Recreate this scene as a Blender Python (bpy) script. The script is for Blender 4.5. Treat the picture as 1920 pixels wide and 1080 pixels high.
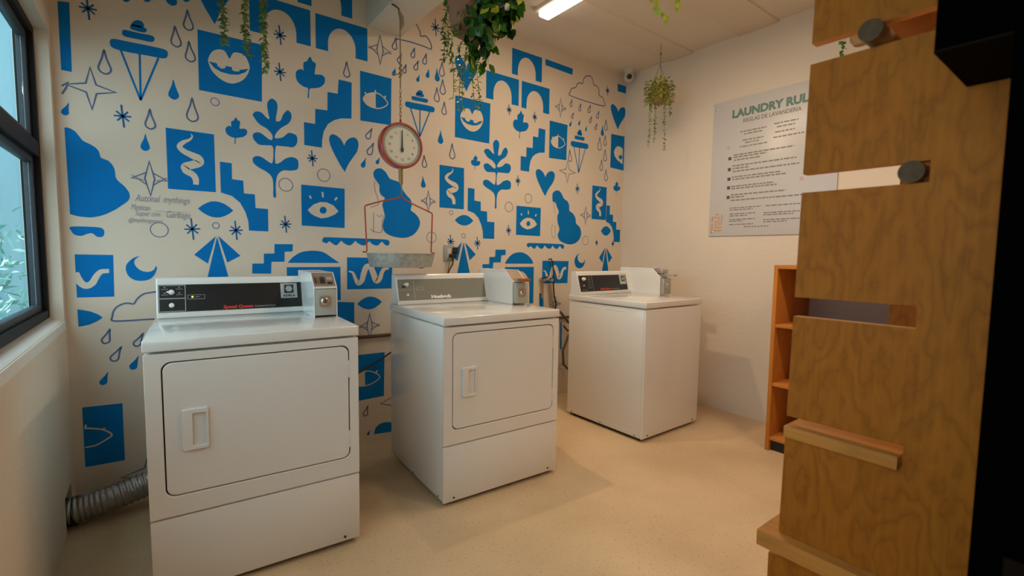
import bpy, bmesh, math, random
from math import sin, cos, pi, radians
from mathutils import Vector, Matrix
from mathutils.geometry import tessellate_polygon
random.seed(7)
for o in list(bpy.data.objects): bpy.data.objects.remove(o)
SC = bpy.context.scene
COL = SC.collection

# ------------------------------------------------------------ camera, world, light, exposure
CAM_H = 1.2141
cd = bpy.data.cameras.new('camera'); cam = bpy.data.objects.new('camera', cd); COL.objects.link(cam)
yaw, pitch, roll = 0.6463, -0.0731, 0.0131
F = Vector((sin(yaw)*cos(pitch), cos(yaw)*cos(pitch), sin(pitch)))
r0 = Vector((cos(yaw), -sin(yaw), 0)); u0 = r0.cross(F)
Rv = cos(roll)*r0 + sin(roll)*u0; Uv = -sin(roll)*r0 + cos(roll)*u0
m = Matrix.Identity(4)
for i in range(3):
    m[i][0] = Rv[i]; m[i][1] = Uv[i]; m[i][2] = -F[i]
m[0][3], m[1][3], m[2][3] = 0, 0, CAM_H
cam.matrix_world = m
cd.sensor_width = 36; cd.lens = 883.85/1920*36; cd.clip_start = 0.02
cd.dof.use_dof = True; cd.dof.focus_distance = 2.4; cd.dof.aperture_fstop = 4.0
SC.camera = cam
SC.view_settings.view_transform = 'Standard'; SC.view_settings.look = 'None'
SC.view_settings.gamma = 1; SC.view_settings.use_curve_mapping = False
SC.view_settings.exposure = 0.45
W = bpy.data.worlds.new('world'); SC.world = W; W.use_nodes = True
bg = W.node_tree.nodes['Background']; bg.inputs[0].default_value = (0.72, 0.775, 0.83, 1); bg.inputs[1].default_value = 3.4

def area(name, loc, rot, sx, sy, power, col):
    l = bpy.data.lights.new(name, 'AREA'); l.shape = 'RECTANGLE'; l.size = sx; l.size_y = sy; l.energy = power; l.color = col
    o = bpy.data.objects.new(name, l); COL.objects.link(o); o.location = loc; o.rotation_euler = rot; return o

XL, XR, YB, H = -0.342, 3.528, 2.961, 2.863
YN = -1.6
# ------------------------------------------------------------ materials
def mat(name, col, rough=0.6, metal=0.0, spec=0.5, noise=0.0, nscale=8.0, bump=0.0, bscale=60.0, emit=None, estr=0, coat=0, alpha=None, sheen=0, stretch=None, detail=4):
    M = bpy.data.materials.new(name); M.use_nodes = True; nt = M.node_tree; b = nt.nodes['Principled BSDF']
    b.inputs['Base Color'].default_value = (*col, 1); b.inputs['Roughness'].default_value = rough; b.inputs['Metallic'].default_value = metal
    b.inputs['Specular IOR Level'].default_value = spec
    if coat: b.inputs['Coat Weight'].default_value = coat; b.inputs['Coat Roughness'].default_value = 0.12
    tc = nt.nodes.new('ShaderNodeTexCoord'); mp = nt.nodes.new('ShaderNodeMapping'); nt.links.new(tc.outputs['Object'], mp.inputs[0])
    if stretch: mp.inputs['Scale'].default_value = stretch
    if noise:
        n = nt.nodes.new('ShaderNodeTexNoise'); n.inputs['Scale'].default_value = nscale; n.inputs['Detail'].default_value = detail
        nt.links.new(mp.outputs[0], n.inputs[0])
        mx = nt.nodes.new('ShaderNodeMixRGB'); mx.blend_type = 'MIX'
        mx.inputs[1].default_value = (*[c*(1-noise) for c in col], 1); mx.inputs[2].default_value = (*[min(1, c*(1+noise*.6)) for c in col], 1)
        nt.links.new(n.outputs[0], mx.inputs[0]); nt.links.new(mx.outputs[0], b.inputs['Base Color'])
    if bump:
        n2 = nt.nodes.new('ShaderNodeTexNoise'); n2.inputs['Scale'].default_value = bscale; n2.inputs['Detail'].default_value = 6
        nt.links.new(mp.outputs[0], n2.inputs[0]); bp = nt.nodes.new('ShaderNodeBump'); bp.inputs['Strength'].default_value = bump; bp.inputs['Distance'].default_value = 0.01
        nt.links.new(n2.outputs[0], bp.inputs['Height']); nt.links.new(bp.outputs[0], b.inputs['Normal'])
    if emit:
        b.inputs['Emission Color'].default_value = (*emit, 1); b.inputs['Emission Strength'].default_value = estr
    return M

def wood(name, c1, c2, scale=1.0, axis='Z', rough=0.45, figure=1.0):
    M = bpy.data.materials.new(name); M.use_nodes = True; nt = M.node_tree; b = nt.nodes['Principled BSDF']; b.inputs['Roughness'].default_value = rough
    tc = nt.nodes.new('ShaderNodeTexCoord'); mp = nt.nodes.new('ShaderNodeMapping'); nt.links.new(tc.outputs['Object'], mp.inputs[0])
    st = {'Z': (2.2, 2.2, 0.9), 'Y': (3, 0.35, 3), 'X': (0.35, 3, 3)}[axis]
    mp.inputs['Scale'].default_value = [s*scale for s in st]
    n1 = nt.nodes.new('ShaderNodeTexNoise'); n1.inputs['Scale'].default_value = 2.6; n1.inputs['Detail'].default_value = 4; b.inputs['Specular IOR Level'].default_value = .15; nt.links.new(mp.outputs[0], n1.inputs[0])
    # contour lines of a smooth field give the cathedral figure of rotary-cut veneer
    mu = nt.nodes.new('ShaderNodeMath'); mu.operation = 'MULTIPLY'; mu.inputs[1].default_value = 9*figure; nt.links.new(n1.outputs[0], mu.inputs[0])
    fr = nt.nodes.new('ShaderNodeMath'); fr.operation = 'FRACT'; nt.links.new(mu.outputs[0], fr.inputs[0])
    rp = nt.nodes.new('ShaderNodeValToRGB'); e = rp.color_ramp.elements
    e[0].position = 0.0; e[0].color = (.25, .25, .25, 1); e[1].position = 1.0; e[1].color = (.42, .42, .42, 1)
    x = rp.color_ramp.elements.new(0.22); x.color = (.60, .60, .60, 1); x = rp.color_ramp.elements.new(0.6); x.color = (.74, .74, .74, 1)
    nt.links.new(fr.outputs[0], rp.inputs[0])
    mp2 = nt.nodes.new('ShaderNodeMapping'); nt.links.new(tc.outputs['Object'], mp2.inputs[0])
    mp2.inputs['Scale'].default_value = {'Z': (60, 60, 2), 'Y': (60, 2, 60), 'X': (2, 60, 60)}[axis]
    n2 = nt.nodes.new('ShaderNodeTexNoise'); n2.inputs['Scale'].default_value = 2; n2.inputs['Detail'].default_value = 5; nt.links.new(mp2.outputs[0], n2.inputs[0])
    n3 = nt.nodes.new('ShaderNodeTexNoise'); n3.inputs['Scale'].default_value = 3.5; n3.inputs['Detail'].default_value = 2; nt.links.new(tc.outputs['Object'], n3.inputs[0])
    a1 = nt.nodes.new('ShaderNodeMath'); a1.operation = 'MULTIPLY_ADD'; a1.inputs[1].default_value = .45; nt.links.new(n2.outputs[0], a1.inputs[0])
    a0 = nt.nodes.new('ShaderNodeMath'); a0.operation = 'MULTIPLY'; a0.inputs[1].default_value = .62; nt.links.new(rp.outputs[0], a0.inputs[0]); nt.links.new(a0.outputs[0], a1.inputs[2])
    a2 = nt.nodes.new('ShaderNodeMath'); a2.operation = 'MULTIPLY_ADD'; a2.inputs[1].default_value = .35; nt.links.new(n3.outputs[0], a2.inputs[0]); nt.links.new(a1.outputs[0], a2.inputs[2])
    mx = nt.nodes.new('ShaderNodeMixRGB'); mx.inputs[1].default_value = (*c1, 1); mx.inputs[2].default_value = (*c2, 1)
    nt.links.new(a2.outputs[0], mx.inputs[0]); nt.links.new(mx.outputs[0], b.inputs['Base Color'])
    return M

def floor_mat():
    M = bpy.data.materials.new('floor'); M.use_nodes = True; nt = M.node_tree; b = nt.nodes['Principled BSDF']; b.inputs['Roughness'].default_value = 0.5
    tc = nt.nodes.new('ShaderNodeTexCoord')
    def noise(s, d=4):
        n = nt.nodes.new('ShaderNodeTexNoise'); n.inputs['Scale'].default_value = s; n.inputs['Detail'].default_value = d; nt.links.new(tc.outputs['Object'], n.inputs[0]); return n
    big, sp = noise(1.6, 5), noise(85, 2)
    r1 = nt.nodes.new('ShaderNodeValToRGB'); e = r1.color_ramp.elements; e[0].position = .32; e[0].color = (.56, .40, .235, 1); e[1].position = .68; e[1].color = (.72, .535, .325, 1)
    nt.links.new(big.outputs[0], r1.inputs[0])
    r2 = nt.nodes.new('ShaderNodeValToRGB'); e = r2.color_ramp.elements; e[0].position = .24; e[0].color = (.62, .58, .52, 1); e[1].position = .40; e[1].color = (1, 1, 1, 1)
    nt.links.new(sp.outputs[0], r2.inputs[0])
    mx = nt.nodes.new('ShaderNodeMixRGB'); mx.blend_type = 'MULTIPLY'; mx.inputs[0].default_value = 1
    nt.links.new(r1.outputs[0], mx.inputs[1]); nt.links.new(r2.outputs[0], mx.inputs[2])
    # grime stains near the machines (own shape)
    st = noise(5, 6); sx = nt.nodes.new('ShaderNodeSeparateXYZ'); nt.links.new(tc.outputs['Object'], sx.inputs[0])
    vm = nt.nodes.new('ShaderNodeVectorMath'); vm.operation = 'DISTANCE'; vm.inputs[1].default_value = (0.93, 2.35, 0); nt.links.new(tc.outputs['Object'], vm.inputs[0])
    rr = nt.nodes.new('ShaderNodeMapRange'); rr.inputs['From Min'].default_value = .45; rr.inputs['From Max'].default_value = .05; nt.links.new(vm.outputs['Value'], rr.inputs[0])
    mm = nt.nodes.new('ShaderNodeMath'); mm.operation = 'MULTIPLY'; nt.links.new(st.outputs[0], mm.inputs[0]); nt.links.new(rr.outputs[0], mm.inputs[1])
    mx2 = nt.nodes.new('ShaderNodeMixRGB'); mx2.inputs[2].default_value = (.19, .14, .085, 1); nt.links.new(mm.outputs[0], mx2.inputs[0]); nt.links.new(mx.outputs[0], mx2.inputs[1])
    nt.links.new(mx2.outputs[0], b.inputs['Base Color'])
    bp = nt.nodes.new('ShaderNodeBump'); bp.inputs['Strength'].default_value = .12; bp.inputs['Distance'].default_value = .01; n4 = noise(30, 6); nt.links.new(n4.outputs[0], bp.inputs['Height']); nt.links.new(bp.outputs[0], b.inputs['Normal'])
    return M

MT = dict(
    wall=mat('wall_paint', (.76, .655, .53), .85, noise=.05, nscale=2.5, bump=.25, bscale=22),
    ceil=mat('ceiling_paint', (.76, .66, .53), .9, noise=.06, nscale=3, bump=.3, bscale=14),
    beam=mat('beam_paint', (.72, .66, .56), .85, noise=.04, bump=.2, bscale=18),
    blue=mat('mural_blue', (.004, .20, .60), .7, noise=.14, nscale=5), line=mat('mural_line', (.10, .16, .30), .8),
    cream=mat('mural_cream', (.76, .655, .53), .85, noise=.05, nscale=2.5), pencil=mat('mural_pencil', (.33, .34, .38), .85),
    enamel=mat('white_enamel', (.78, .76, .72), .16, coat=.6, noise=.015, nscale=3), enamel2=mat('console_enamel', (.74, .72, .69), .35),
    black=mat('black_fascia', (.008, .008, .008), .35), grey=mat('grey_fascia', (.20, .195, .15), .5), silver=mat('silver_badge', (.46, .46, .44), .35, metal=.3),
    red=mat('red_print', (.62, .035, .02), .5), white=mat('white_print', (.82, .80, .76), .5), greyp=mat('grey_print', (.34, .34, .33), .5), dprint=mat('dark_print', (.02, .02, .02), .5),
    led=mat('green_led', (.3, .7, .02), .4, emit=(.45, 1, .05), estr=1.6), chrome=mat('chrome', (.62, .60, .56), .25, metal=1), bronze=mat('bronze_plate', (.42, .31, .23), .4, metal=.5, noise=.2, nscale=60),
    copper=mat('copper_slide', (.40, .12, .035), .4, metal=.4), steel=mat('steel', (.5, .49, .45), .4, metal=.8, noise=.1, nscale=40), dark=mat('dark_metal', (.025, .022, .02), .5), gap=mat('dark_gap', (.03, .022, .016), .9),
    galv=mat('galvanised', (.42, .42, .37), .5, metal=.45, noise=.55, nscale=45, detail=8), dialred=mat('red_enamel', (.40, .028, .018), .3, coat=.4), dialface=mat('dial_face', (.66, .66, .56), .5), dialring=mat('dial_ring', (.30, .36, .29), .5),
    rodred=mat('red_rod', (.42, .045, .02), .5), brass=mat('brass', (.30, .2, .07), .45, metal=.6), rope=mat('rope', (.33, .23, .13), .9, noise=.3, nscale=200),
    ply=wood('plywood', (.09, .022, .002), (.46, .135, .010), 1.3, rough=.6, figure=1.5), plyedge=wood('plywood_edge', (.50, .19, .045), (.85, .42, .14), 1, 'Y', figure=.6),
    pine=wood('pine_board', (.26, .085, .014), (.66, .25, .05), 1, 'Y', figure=.7), pinex=wood('pine_upright', (.33, .10, .012), (.60, .22, .035), 1, 'Z', figure=.5), endg=mat('dowel_end', (.13, .080, .045), .9, noise=.5, nscale=90, spec=.05), dowel=wood('dowel_wood', (.11, .055, .022), (.22, .12, .05), 2, 'X'),
    hard=mat('hardboard_back', (.42, .29, .22), .8), frame=mat('window_frame', (.006, .006, .007), .6, spec=.2), sash=mat('window_sash', (.035, .042, .05), .5, spec=.3),
    alu=mat('aluminium_foil', (.40, .40, .40), .33, metal=.85, noise=.2, nscale=25, bump=.4, bscale=60), hole=mat('hole_dark', (.03, .025, .02), 1), blk=mat('black_paint', (.0010, .0010, .0010), .9, spec=.0), blk2=mat('black_laminate', (.009, .005, .003), .8, spec=.03),
    poster=mat('poster_acrylic', (.60, .575, .56), .30, coat=0), teal=mat('poster_teal', (.10, .22, .18), .5), ink=mat('poster_ink', (.25, .22, .19), .5), inkd=mat('poster_ink_dark', (.09, .07, .06), .5), peach=mat('poster_peach', (.62, .33, .17), .5), pink=mat('poster_pink', (.62, .40, .36), .5),
    lampbody=mat('lamp_housing', (.75, .68, .56), .5), tube=mat('fluorescent_tube', (1, 1, 1), .5, emit=(1.0, .88, .78), estr=2.6),
    leaf=mat('leaf_green', (.07, .22, .025), .38, noise=.35, nscale=30), leafy=mat('leaf_yellow_green', (.46, .52, .03), .4, noise=.3, nscale=30), leafd=mat('leaf_dark', (.02, .085, .015), .35, noise=.3, nscale=30), stem=mat('stem', (.10, .13, .03), .6), leafo=mat('leaf_olive', (.24, .30, .05), .5, noise=.3, nscale=40),
    pot=mat('clay_pot', (.33, .16, .09), .8, noise=.1), basket=mat('basket', (.34, .22, .10), .8, noise=.3, nscale=60), socket=mat('grey_plate', (.38, .38, .33), .6), plug=mat('black_plastic', (.012, .012, .012), .45), cable=mat('cable', (.02, .02, .02), .5), camw=mat('camera_white', (.62, .58, .50), .4), hose=mat('grey_hose', (.10, .09, .075), .5), pipe=mat('brown_pipe', (.09, .05, .03), .45),
    grass=mat('garden_green', (.03, .13, .11), .8, noise=.6, nscale=9), gwall=mat('garden_wall', (.17, .29, .33), .9, noise=.12, nscale=2, stretch=(1, 6, .4)), bleaf=mat('bush_leaf', (.10, .30, .27), .5, noise=.5, nscale=5), bleaf2=mat('bush_leaf_light', (.55, .75, .68), .5),
)
MT['floor'] = floor_mat(); MT['bulb'] = mat('warm_bulb', (1, .8, .6), .5, emit=(1, .76, .5), estr=30)
g = bpy.data.materials.new('window_glass'); g.use_nodes = True; nt = g.node_tree; nt.nodes.clear()
out = nt.nodes.new('ShaderNodeOutputMaterial'); mixs = nt.nodes.new('ShaderNodeMixShader'); tr = nt.nodes.new('ShaderNodeBsdfTransparent'); gl = nt.nodes.new('ShaderNodeBsdfGlossy')
tr.inputs[0].default_value = (.80, .93, .95, 1); gl.inputs['Roughness'].default_value = .05; mixs.inputs[0].default_value = .12
nt.links.new(tr.outputs[0], mixs.inputs[1]); nt.links.new(gl.outputs[0], mixs.inputs[2]); nt.links.new(mixs.outputs[0], out.inputs[0]); MT['glass'] = g
g2 = mat('dial_glass', (1, 1, 1), .03); g2.node_tree.nodes['Principled BSDF'].inputs['Transmission Weight'].default_value = 1

# ------------------------------------------------------------ mesh helpers
def new(name, bm, m, parent=None, mw=None, smooth=False):
    me = bpy.data.meshes.new(name)
    bmesh.ops.recalc_face_normals(bm, faces=bm.faces)
    if smooth:
        for f in bm.faces: f.smooth = True
    bm.to_mesh(me); bm.free()
    for x in (m if isinstance(m, (list, tuple)) else [m]): me.materials.append(MT[x] if isinstance(x, str) else x)
    if smooth == 'auto':
        try: me.set_sharp_from_angle(angle=radians(35))
        except Exception: pass
    o = bpy.data.objects.new(name, me); COL.objects.link(o)
    if parent: o.parent = parent
    if mw is not None: o.matrix_basis = mw
    return o
def tag(o, label=None, cat=None, group=None, kind=None):
    if label: o['label'] = label
    if cat: o['category'] = cat
    if group: o['group'] = group
    if kind: o['kind'] = kind
    return o
def thing(name, label, cat, loc=(0, 0, 0), rz=0, group=None):
    o = bpy.data.objects.new(name, None); COL.objects.link(o); o.location = loc; o.rotation_euler = (0, 0, rz); o.empty_display_size = .1
    return tag(o, label, cat, group)
def bx(bm, x0, x1, y0, y1, z0, z1, bev=0.0, seg=2, mi=0):
    r = bmesh.ops.create_cube(bm, size=1.0, matrix=Matrix.Translation(((x0+x1)/2, (y0+y1)/2, (z0+z1)/2)) @ Matrix.Diagonal((abs(x1-x0), abs(y1-y0), abs(z1-z0), 1)))
    fs = set()
    for v in r['verts']: fs.update(v.link_faces)
    for f in fs: f.material_index = mi
    if bev:
        es = set()
        for v in r['verts']: es.update(v.link_edges)
        q = bmesh.ops.bevel(bm, geom=list(es), offset=bev, segments=seg, affect='EDGES', profile=.5)
        for f in q['faces']: f.material_index = mi
    return bm
def box(name, m, x0, x1, y0, y1, z0, z1, parent=None, bev=0.0, seg=2, mw=None):
    bm = bmesh.new(); bx(bm, x0, x1, y0, y1, z0, z1, bev, seg); return new(name, bm, m, parent, mw, 'auto' if bev else False)
def extr(bm, pts, d, mi=0):
    """pts: 3D loop; d: extrusion vector"""
    d = Vector(d); a = [bm.verts.new(p) for p in pts]; b = [bm.verts.new(Vector(p)+d) for p in pts]; n = len(a)
    f = bm.faces.new(a); f.material_index = mi; f = bm.faces.new(b[::-1]); f.material_index = mi
    for i in range(n):
        f = bm.faces.new((a[i], b[i], b[(i+1) % n], a[(i+1) % n])); f.material_index = mi
def tube(bm, pts, r, seg=8, cap=True, rr=None):
    pts = [Vector(p) for p in pts]; rings = []; up = Vector((0, 0, 1)); prev = None
    for i, p in enumerate(pts):
        t = (pts[min(i+1, len(pts)-1)] - pts[max(i-1, 0)]).normalized()
        if prev is None:
            n = t.cross(up if abs(t.z) < .95 else Vector((1, 0, 0))).normalized()
        else: n = (prev - t*prev.dot(t)).normalized()
        prev = n; b = t.cross(n); rad = rr[i] if rr else r
        rings.append([bm.verts.new(p + n*cos(2*pi*k/seg)*rad + b*sin(2*pi*k/seg)*rad) for k in range(seg)])
    for i in range(len(rings)-1):
        for k in range(seg): bm.faces.new((rings[i][k], rings[i][(k+1) % seg], rings[i+1][(k+1) % seg], rings[i+1][k]))
    if cap: bm.faces.new(rings[0][::-1]); bm.faces.new(rings[-1])
def lathe(bm, prof, seg=32, M=None, cap=True):
    M = M or Matrix.Identity(4); rings = []
    for r, z in prof: rings.append([bm.verts.new(M @ Vector((r*cos(2*pi*k/seg), r*sin(2*pi*k/seg), z))) for k in range(seg)])
    for i in range(len(rings)-1):
        for k in range(seg): bm.faces.new((rings[i][k], rings[i][(k+1) % seg], rings[i+1][(k+1) % seg], rings[i+1][k]))
    if cap: bm.faces.new(rings[0][::-1]); bm.faces.new(rings[-1])
def rrect(x0, x1, z0, z1, r, n=6):
    out = []
    for cx, cz, a0 in ((x1-r, z1-r, 0), (x0+r, z1-r, 90), (x0+r, z0+r, 180), (x1-r, z0+r, 270)):
        for k in range(n+1):
            a = radians(a0 + 90*k/n); out.append((cx+r*cos(a), cz+r*sin(a)))
    return out
def ring_plate(bm, outer, inner, y0, y1):
    """frame between two loops of equal length (x,z), from y0 (front) to y1"""
    n = len(outer); A = [bm.verts.new((x, y0, z)) for x, z in outer]; B = [bm.verts.new((x, y0, z)) for x, z in inner]
    C = [bm.verts.new((x, y1, z)) for x, z in outer]; D = [bm.verts.new((x, y1, z)) for x, z in inner]
    for i in range(n):
        j = (i+1) % n
        for q in ((A[i], A[j], B[j], B[i]), (B[i], B[j], D[j], D[i]), (C[j], C[i], D[i], D[j]), (A[j], A[i], C[i], C[j])): bm.faces.new(q)
def text(s, size, m, parent, M, name='lettering', ext=.0006, shear=0, bold=0, fitw=None, align='LEFT'):
    cu = bpy.data.curves.new(name, 'FONT'); cu.body = s; cu.size = size; cu.extrude = ext; cu.shear = shear; cu.offset = bold; cu.align_x = align; cu.resolution_u = 3
    t = bpy.data.objects.new('tmp', cu); COL.objects.link(t); bpy.context.view_layer.update()
    me = bpy.data.meshes.new_from_object(t.evaluated_get(bpy.context.evaluated_depsgraph_get())); bpy.data.objects.remove(t); bpy.data.curves.remove(cu)
    if fitw:
        xs = [v.co.x for v in me.vertices]; w = max(xs)-min(xs); k = fitw/w
        for v in me.vertices: v.co.x *= k
    me.materials.clear(); me.materials.append(MT[m]); me.name = name
    o = bpy.data.objects.new(name, me); COL.objects.link(o); o.parent = parent; o.matrix_basis = M; return o
def frame(origin, u, v):
    u = Vector(u).normalized(); v = Vector(v).normalized(); n = u.cross(v)
    M = Matrix.Identity(4)
    for i in range(3): M[i][0] = u[i]; M[i][1] = v[i]; M[i][2] = n[i]; M[i][3] = origin[i]
    return M

# ------------------------------------------------------------ room shell
T = .12
box('floor', 'floor', XL-T, XR+T, YN-T, YB+T, -.1, 0)['kind'] = 'structure'
ceil = box('ceiling', 'ceil', XL-T, XR+T, YN-T, YB+T, H, H+.12); ceil['kind'] = 'structure'
for y0, y1 in ((2.28, 2.52), (1.62, 1.90), (.90, 1.16), (.20, .46), (-.50, -.24), (-1.2, -.94)):   # formwork bands cast into the slab
    box('ceiling_band', 'ceil', 1.312, XR, y0, y1, H-.013, H+.01, ceil, .004)
wb = box('wall_back', 'wall', XL-T, XR+T, YB, YB+T, 0, H); wb['kind'] = 'structure'
wr = box('wall_right', 'wall', XR, XR+T, YN-T, YB, 0, H); wr['kind'] = 'structure'
box('wall_front', 'wall', XL, XR, YN-T, YN, 0, H)['kind'] = 'structure'
# left wall with window opening and vent hole
WY0, WY1, WZ0, WZ1 = -.4, 2.905, .885, 2.15
bm = bmesh.new(); TL_ = .10
VY0, VY1, VZ1 = 2.66, 2.84, .155
for a in ((YN, WY0, 0, H), (WY1, YB, 0, H), (WY0, WY1, WZ1, H), (WY0, VY0, 0, WZ0), (VY0, VY1, VZ1, WZ0), (VY1, WY1, 0, WZ0)):
    bx(bm, XL-TL_, XL, a[0], a[1], a[2], a[3])
wl = new('wall_left', bm, 'wall'); wl['kind'] = 'structure'
box('vent_opening', 'hole', XL-TL_-.06, XL-TL_, VY0-.02, VY1+.02, 0, VZ1+.02, wl)
beam = box('trim_1', 'beam', 1.085, 1.31, YN, YB, 2.595, H, bev=.006); tag(beam, kind='structure')

# window
FX = -.387
win = bpy.data.objects.new('window_1', None); COL.objects.link(win); win.location = (FX, WY1, WZ0); win['kind'] = 'structure'
def wbox(name, m, x0, x1, y0, y1, z0, z1, p=win, bev=.003):
    o = box(name, m, x0-FX, x1-FX, y0-WY1, y1-WY1, z0-WZ0, z1-WZ0, None, bev); o.parent = p; return o
# sill ledge, sloping to the room
bm = bmesh.new(); extr(bm, [(XL+.004, WY0, .845), (XL+.004, WY0, .882), (FX-.06, WY0, .905), (FX-.06, WY0, .845)], (0, WY1-WY0, 0)); sl = new('window_sill', bm, 'white'); sl.parent = win; sl.matrix_basis = Matrix.Translation((-FX, -WY1, -WZ0))
bm = bmesh.new()
def fbx(bm, *a): bx(bm, a[0]-FX, a[1]-FX, a[2]-WY1, a[3]-WY1, a[4]-WZ0, a[5]-WZ0, .003)
for a in ((WY1-.035, WY1, .903, WZ1), (WY0, WY0+.035, .903, WZ1), (1.20, 1.235, .903, WZ1)): fbx(bm, FX-.06, FX, *a)
for a in ((.903, .938), (WZ1-.035, WZ1)): fbx(bm, FX-.06, FX, WY0+.035, WY1-.035, *a)
fbx(bm, FX-.06, FX, WY0+.035, WY1-.035, 1.600, 1.665)
wf = new('window_frame', bm, 'frame', win, smooth='auto')
for (ya, yb) in ((WY0+.035, 1.20), (1.235, WY1-.035)):
    for (za, zb) in ((.938, 1.600), (1.665, WZ1-.035)):
        bm = bmesh.new(); s = .028
        for a in ((ya, ya+s, za, zb), (yb-s, yb, za, zb), (ya+s, yb-s, za, za+s), (ya+s, yb-s, zb-s, zb)): fbx(bm, FX-.048, FX-.018, *a)
        sh = new('window_sash', bm, 'sash', win, smooth='auto')
        bm = bmesh.new(); fbx(bm, FX-.036, FX-.030, ya+s, yb-s, za+s, zb-s); new('window_pane', bm, 'glass', sh)

# outdoors seen through the window
box('ground', 'grass', -5.0, XL-T, -4, 12, -.25, -.15)['kind'] = 'structure'
gw = box('wall_garden', 'gwall', -4.5, -.47, 7.0, 7.2, -.15, 4.8); gw['kind'] = 'structure'
def leafquad(bm, c, d, n, L, Wd, mi=0, fold=.15):
    d = d.normalized(); s = d.cross(n).normalized(); n = s.cross(d)
    p = [c, c+d*L*.30+s*Wd*.5+n*L*fold*.5, c+d*L*.62+s*Wd*.42+n*L*fold*.4, c+d*L, c+d*L*.62-s*Wd*.42+n*L*fold*.4, c+d*L*.30-s*Wd*.5+n*L*fold*.5]
    mid1, mid2 = c+d*L*.32, c+d*L*.64
    v = [bm.verts.new(q) for q in p]; a, b = bm.verts.new(mid1), bm.verts.new(mid2)
    for f in ((v[0], v[1], a), (a, v[1], v[2], b), (b, v[2], v[3]), (v[0], a, v[5]), (a, b, v[4], v[5]), (b, v[3], v[4])):
        q = bm.faces.new(f); q.material_index = mi; q.smooth = True
def rv(): return Vector((random.gauss(0, 1), random.gauss(0, 1), random.gauss(0, 1))).normalized()
for i, (bxc, byc, hh, lab) in enumerate(((-1.32, 4.4, 2.1, 'leafy green bush right outside the window, lower than the wall behind'), (-3.1, 5.6, 2.5, 'taller pale green bush beyond the first one outside the window'))):
    bush = thing('garden_bush', lab, 'bush', (bxc, byc, -.15), 0, 'bushes outside the window')
    bm = bmesh.new()
    for k in range(2400):
        p = rv(); p = Vector((p.x*.68, p.y*1.0, p.z*.85)); p *= random.uniform(.55, 1)
        p.z = (p.z+.85)/1.7*hh
        leafquad(bm, p, rv()+Vector((0, 0, .3)), rv(), random.uniform(.05, .11), .024, 1 if random.random() < .22 else 0)
    fo = new('foliage', bm, ['bleaf', 'bleaf2'], bush); fo['kind'] = 'stuff'
    bm = bmesh.new()
    for k in range(6): tube(bm, [(0, 0, 0), (random.uniform(-.1, .1), random.uniform(-.1, .1), hh*.4), (random.uniform(-.4, .4), random.uniform(-.5, .5), hh*.85)], .02, 6)
    new('stem', bm, 'stem', bush)

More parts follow.
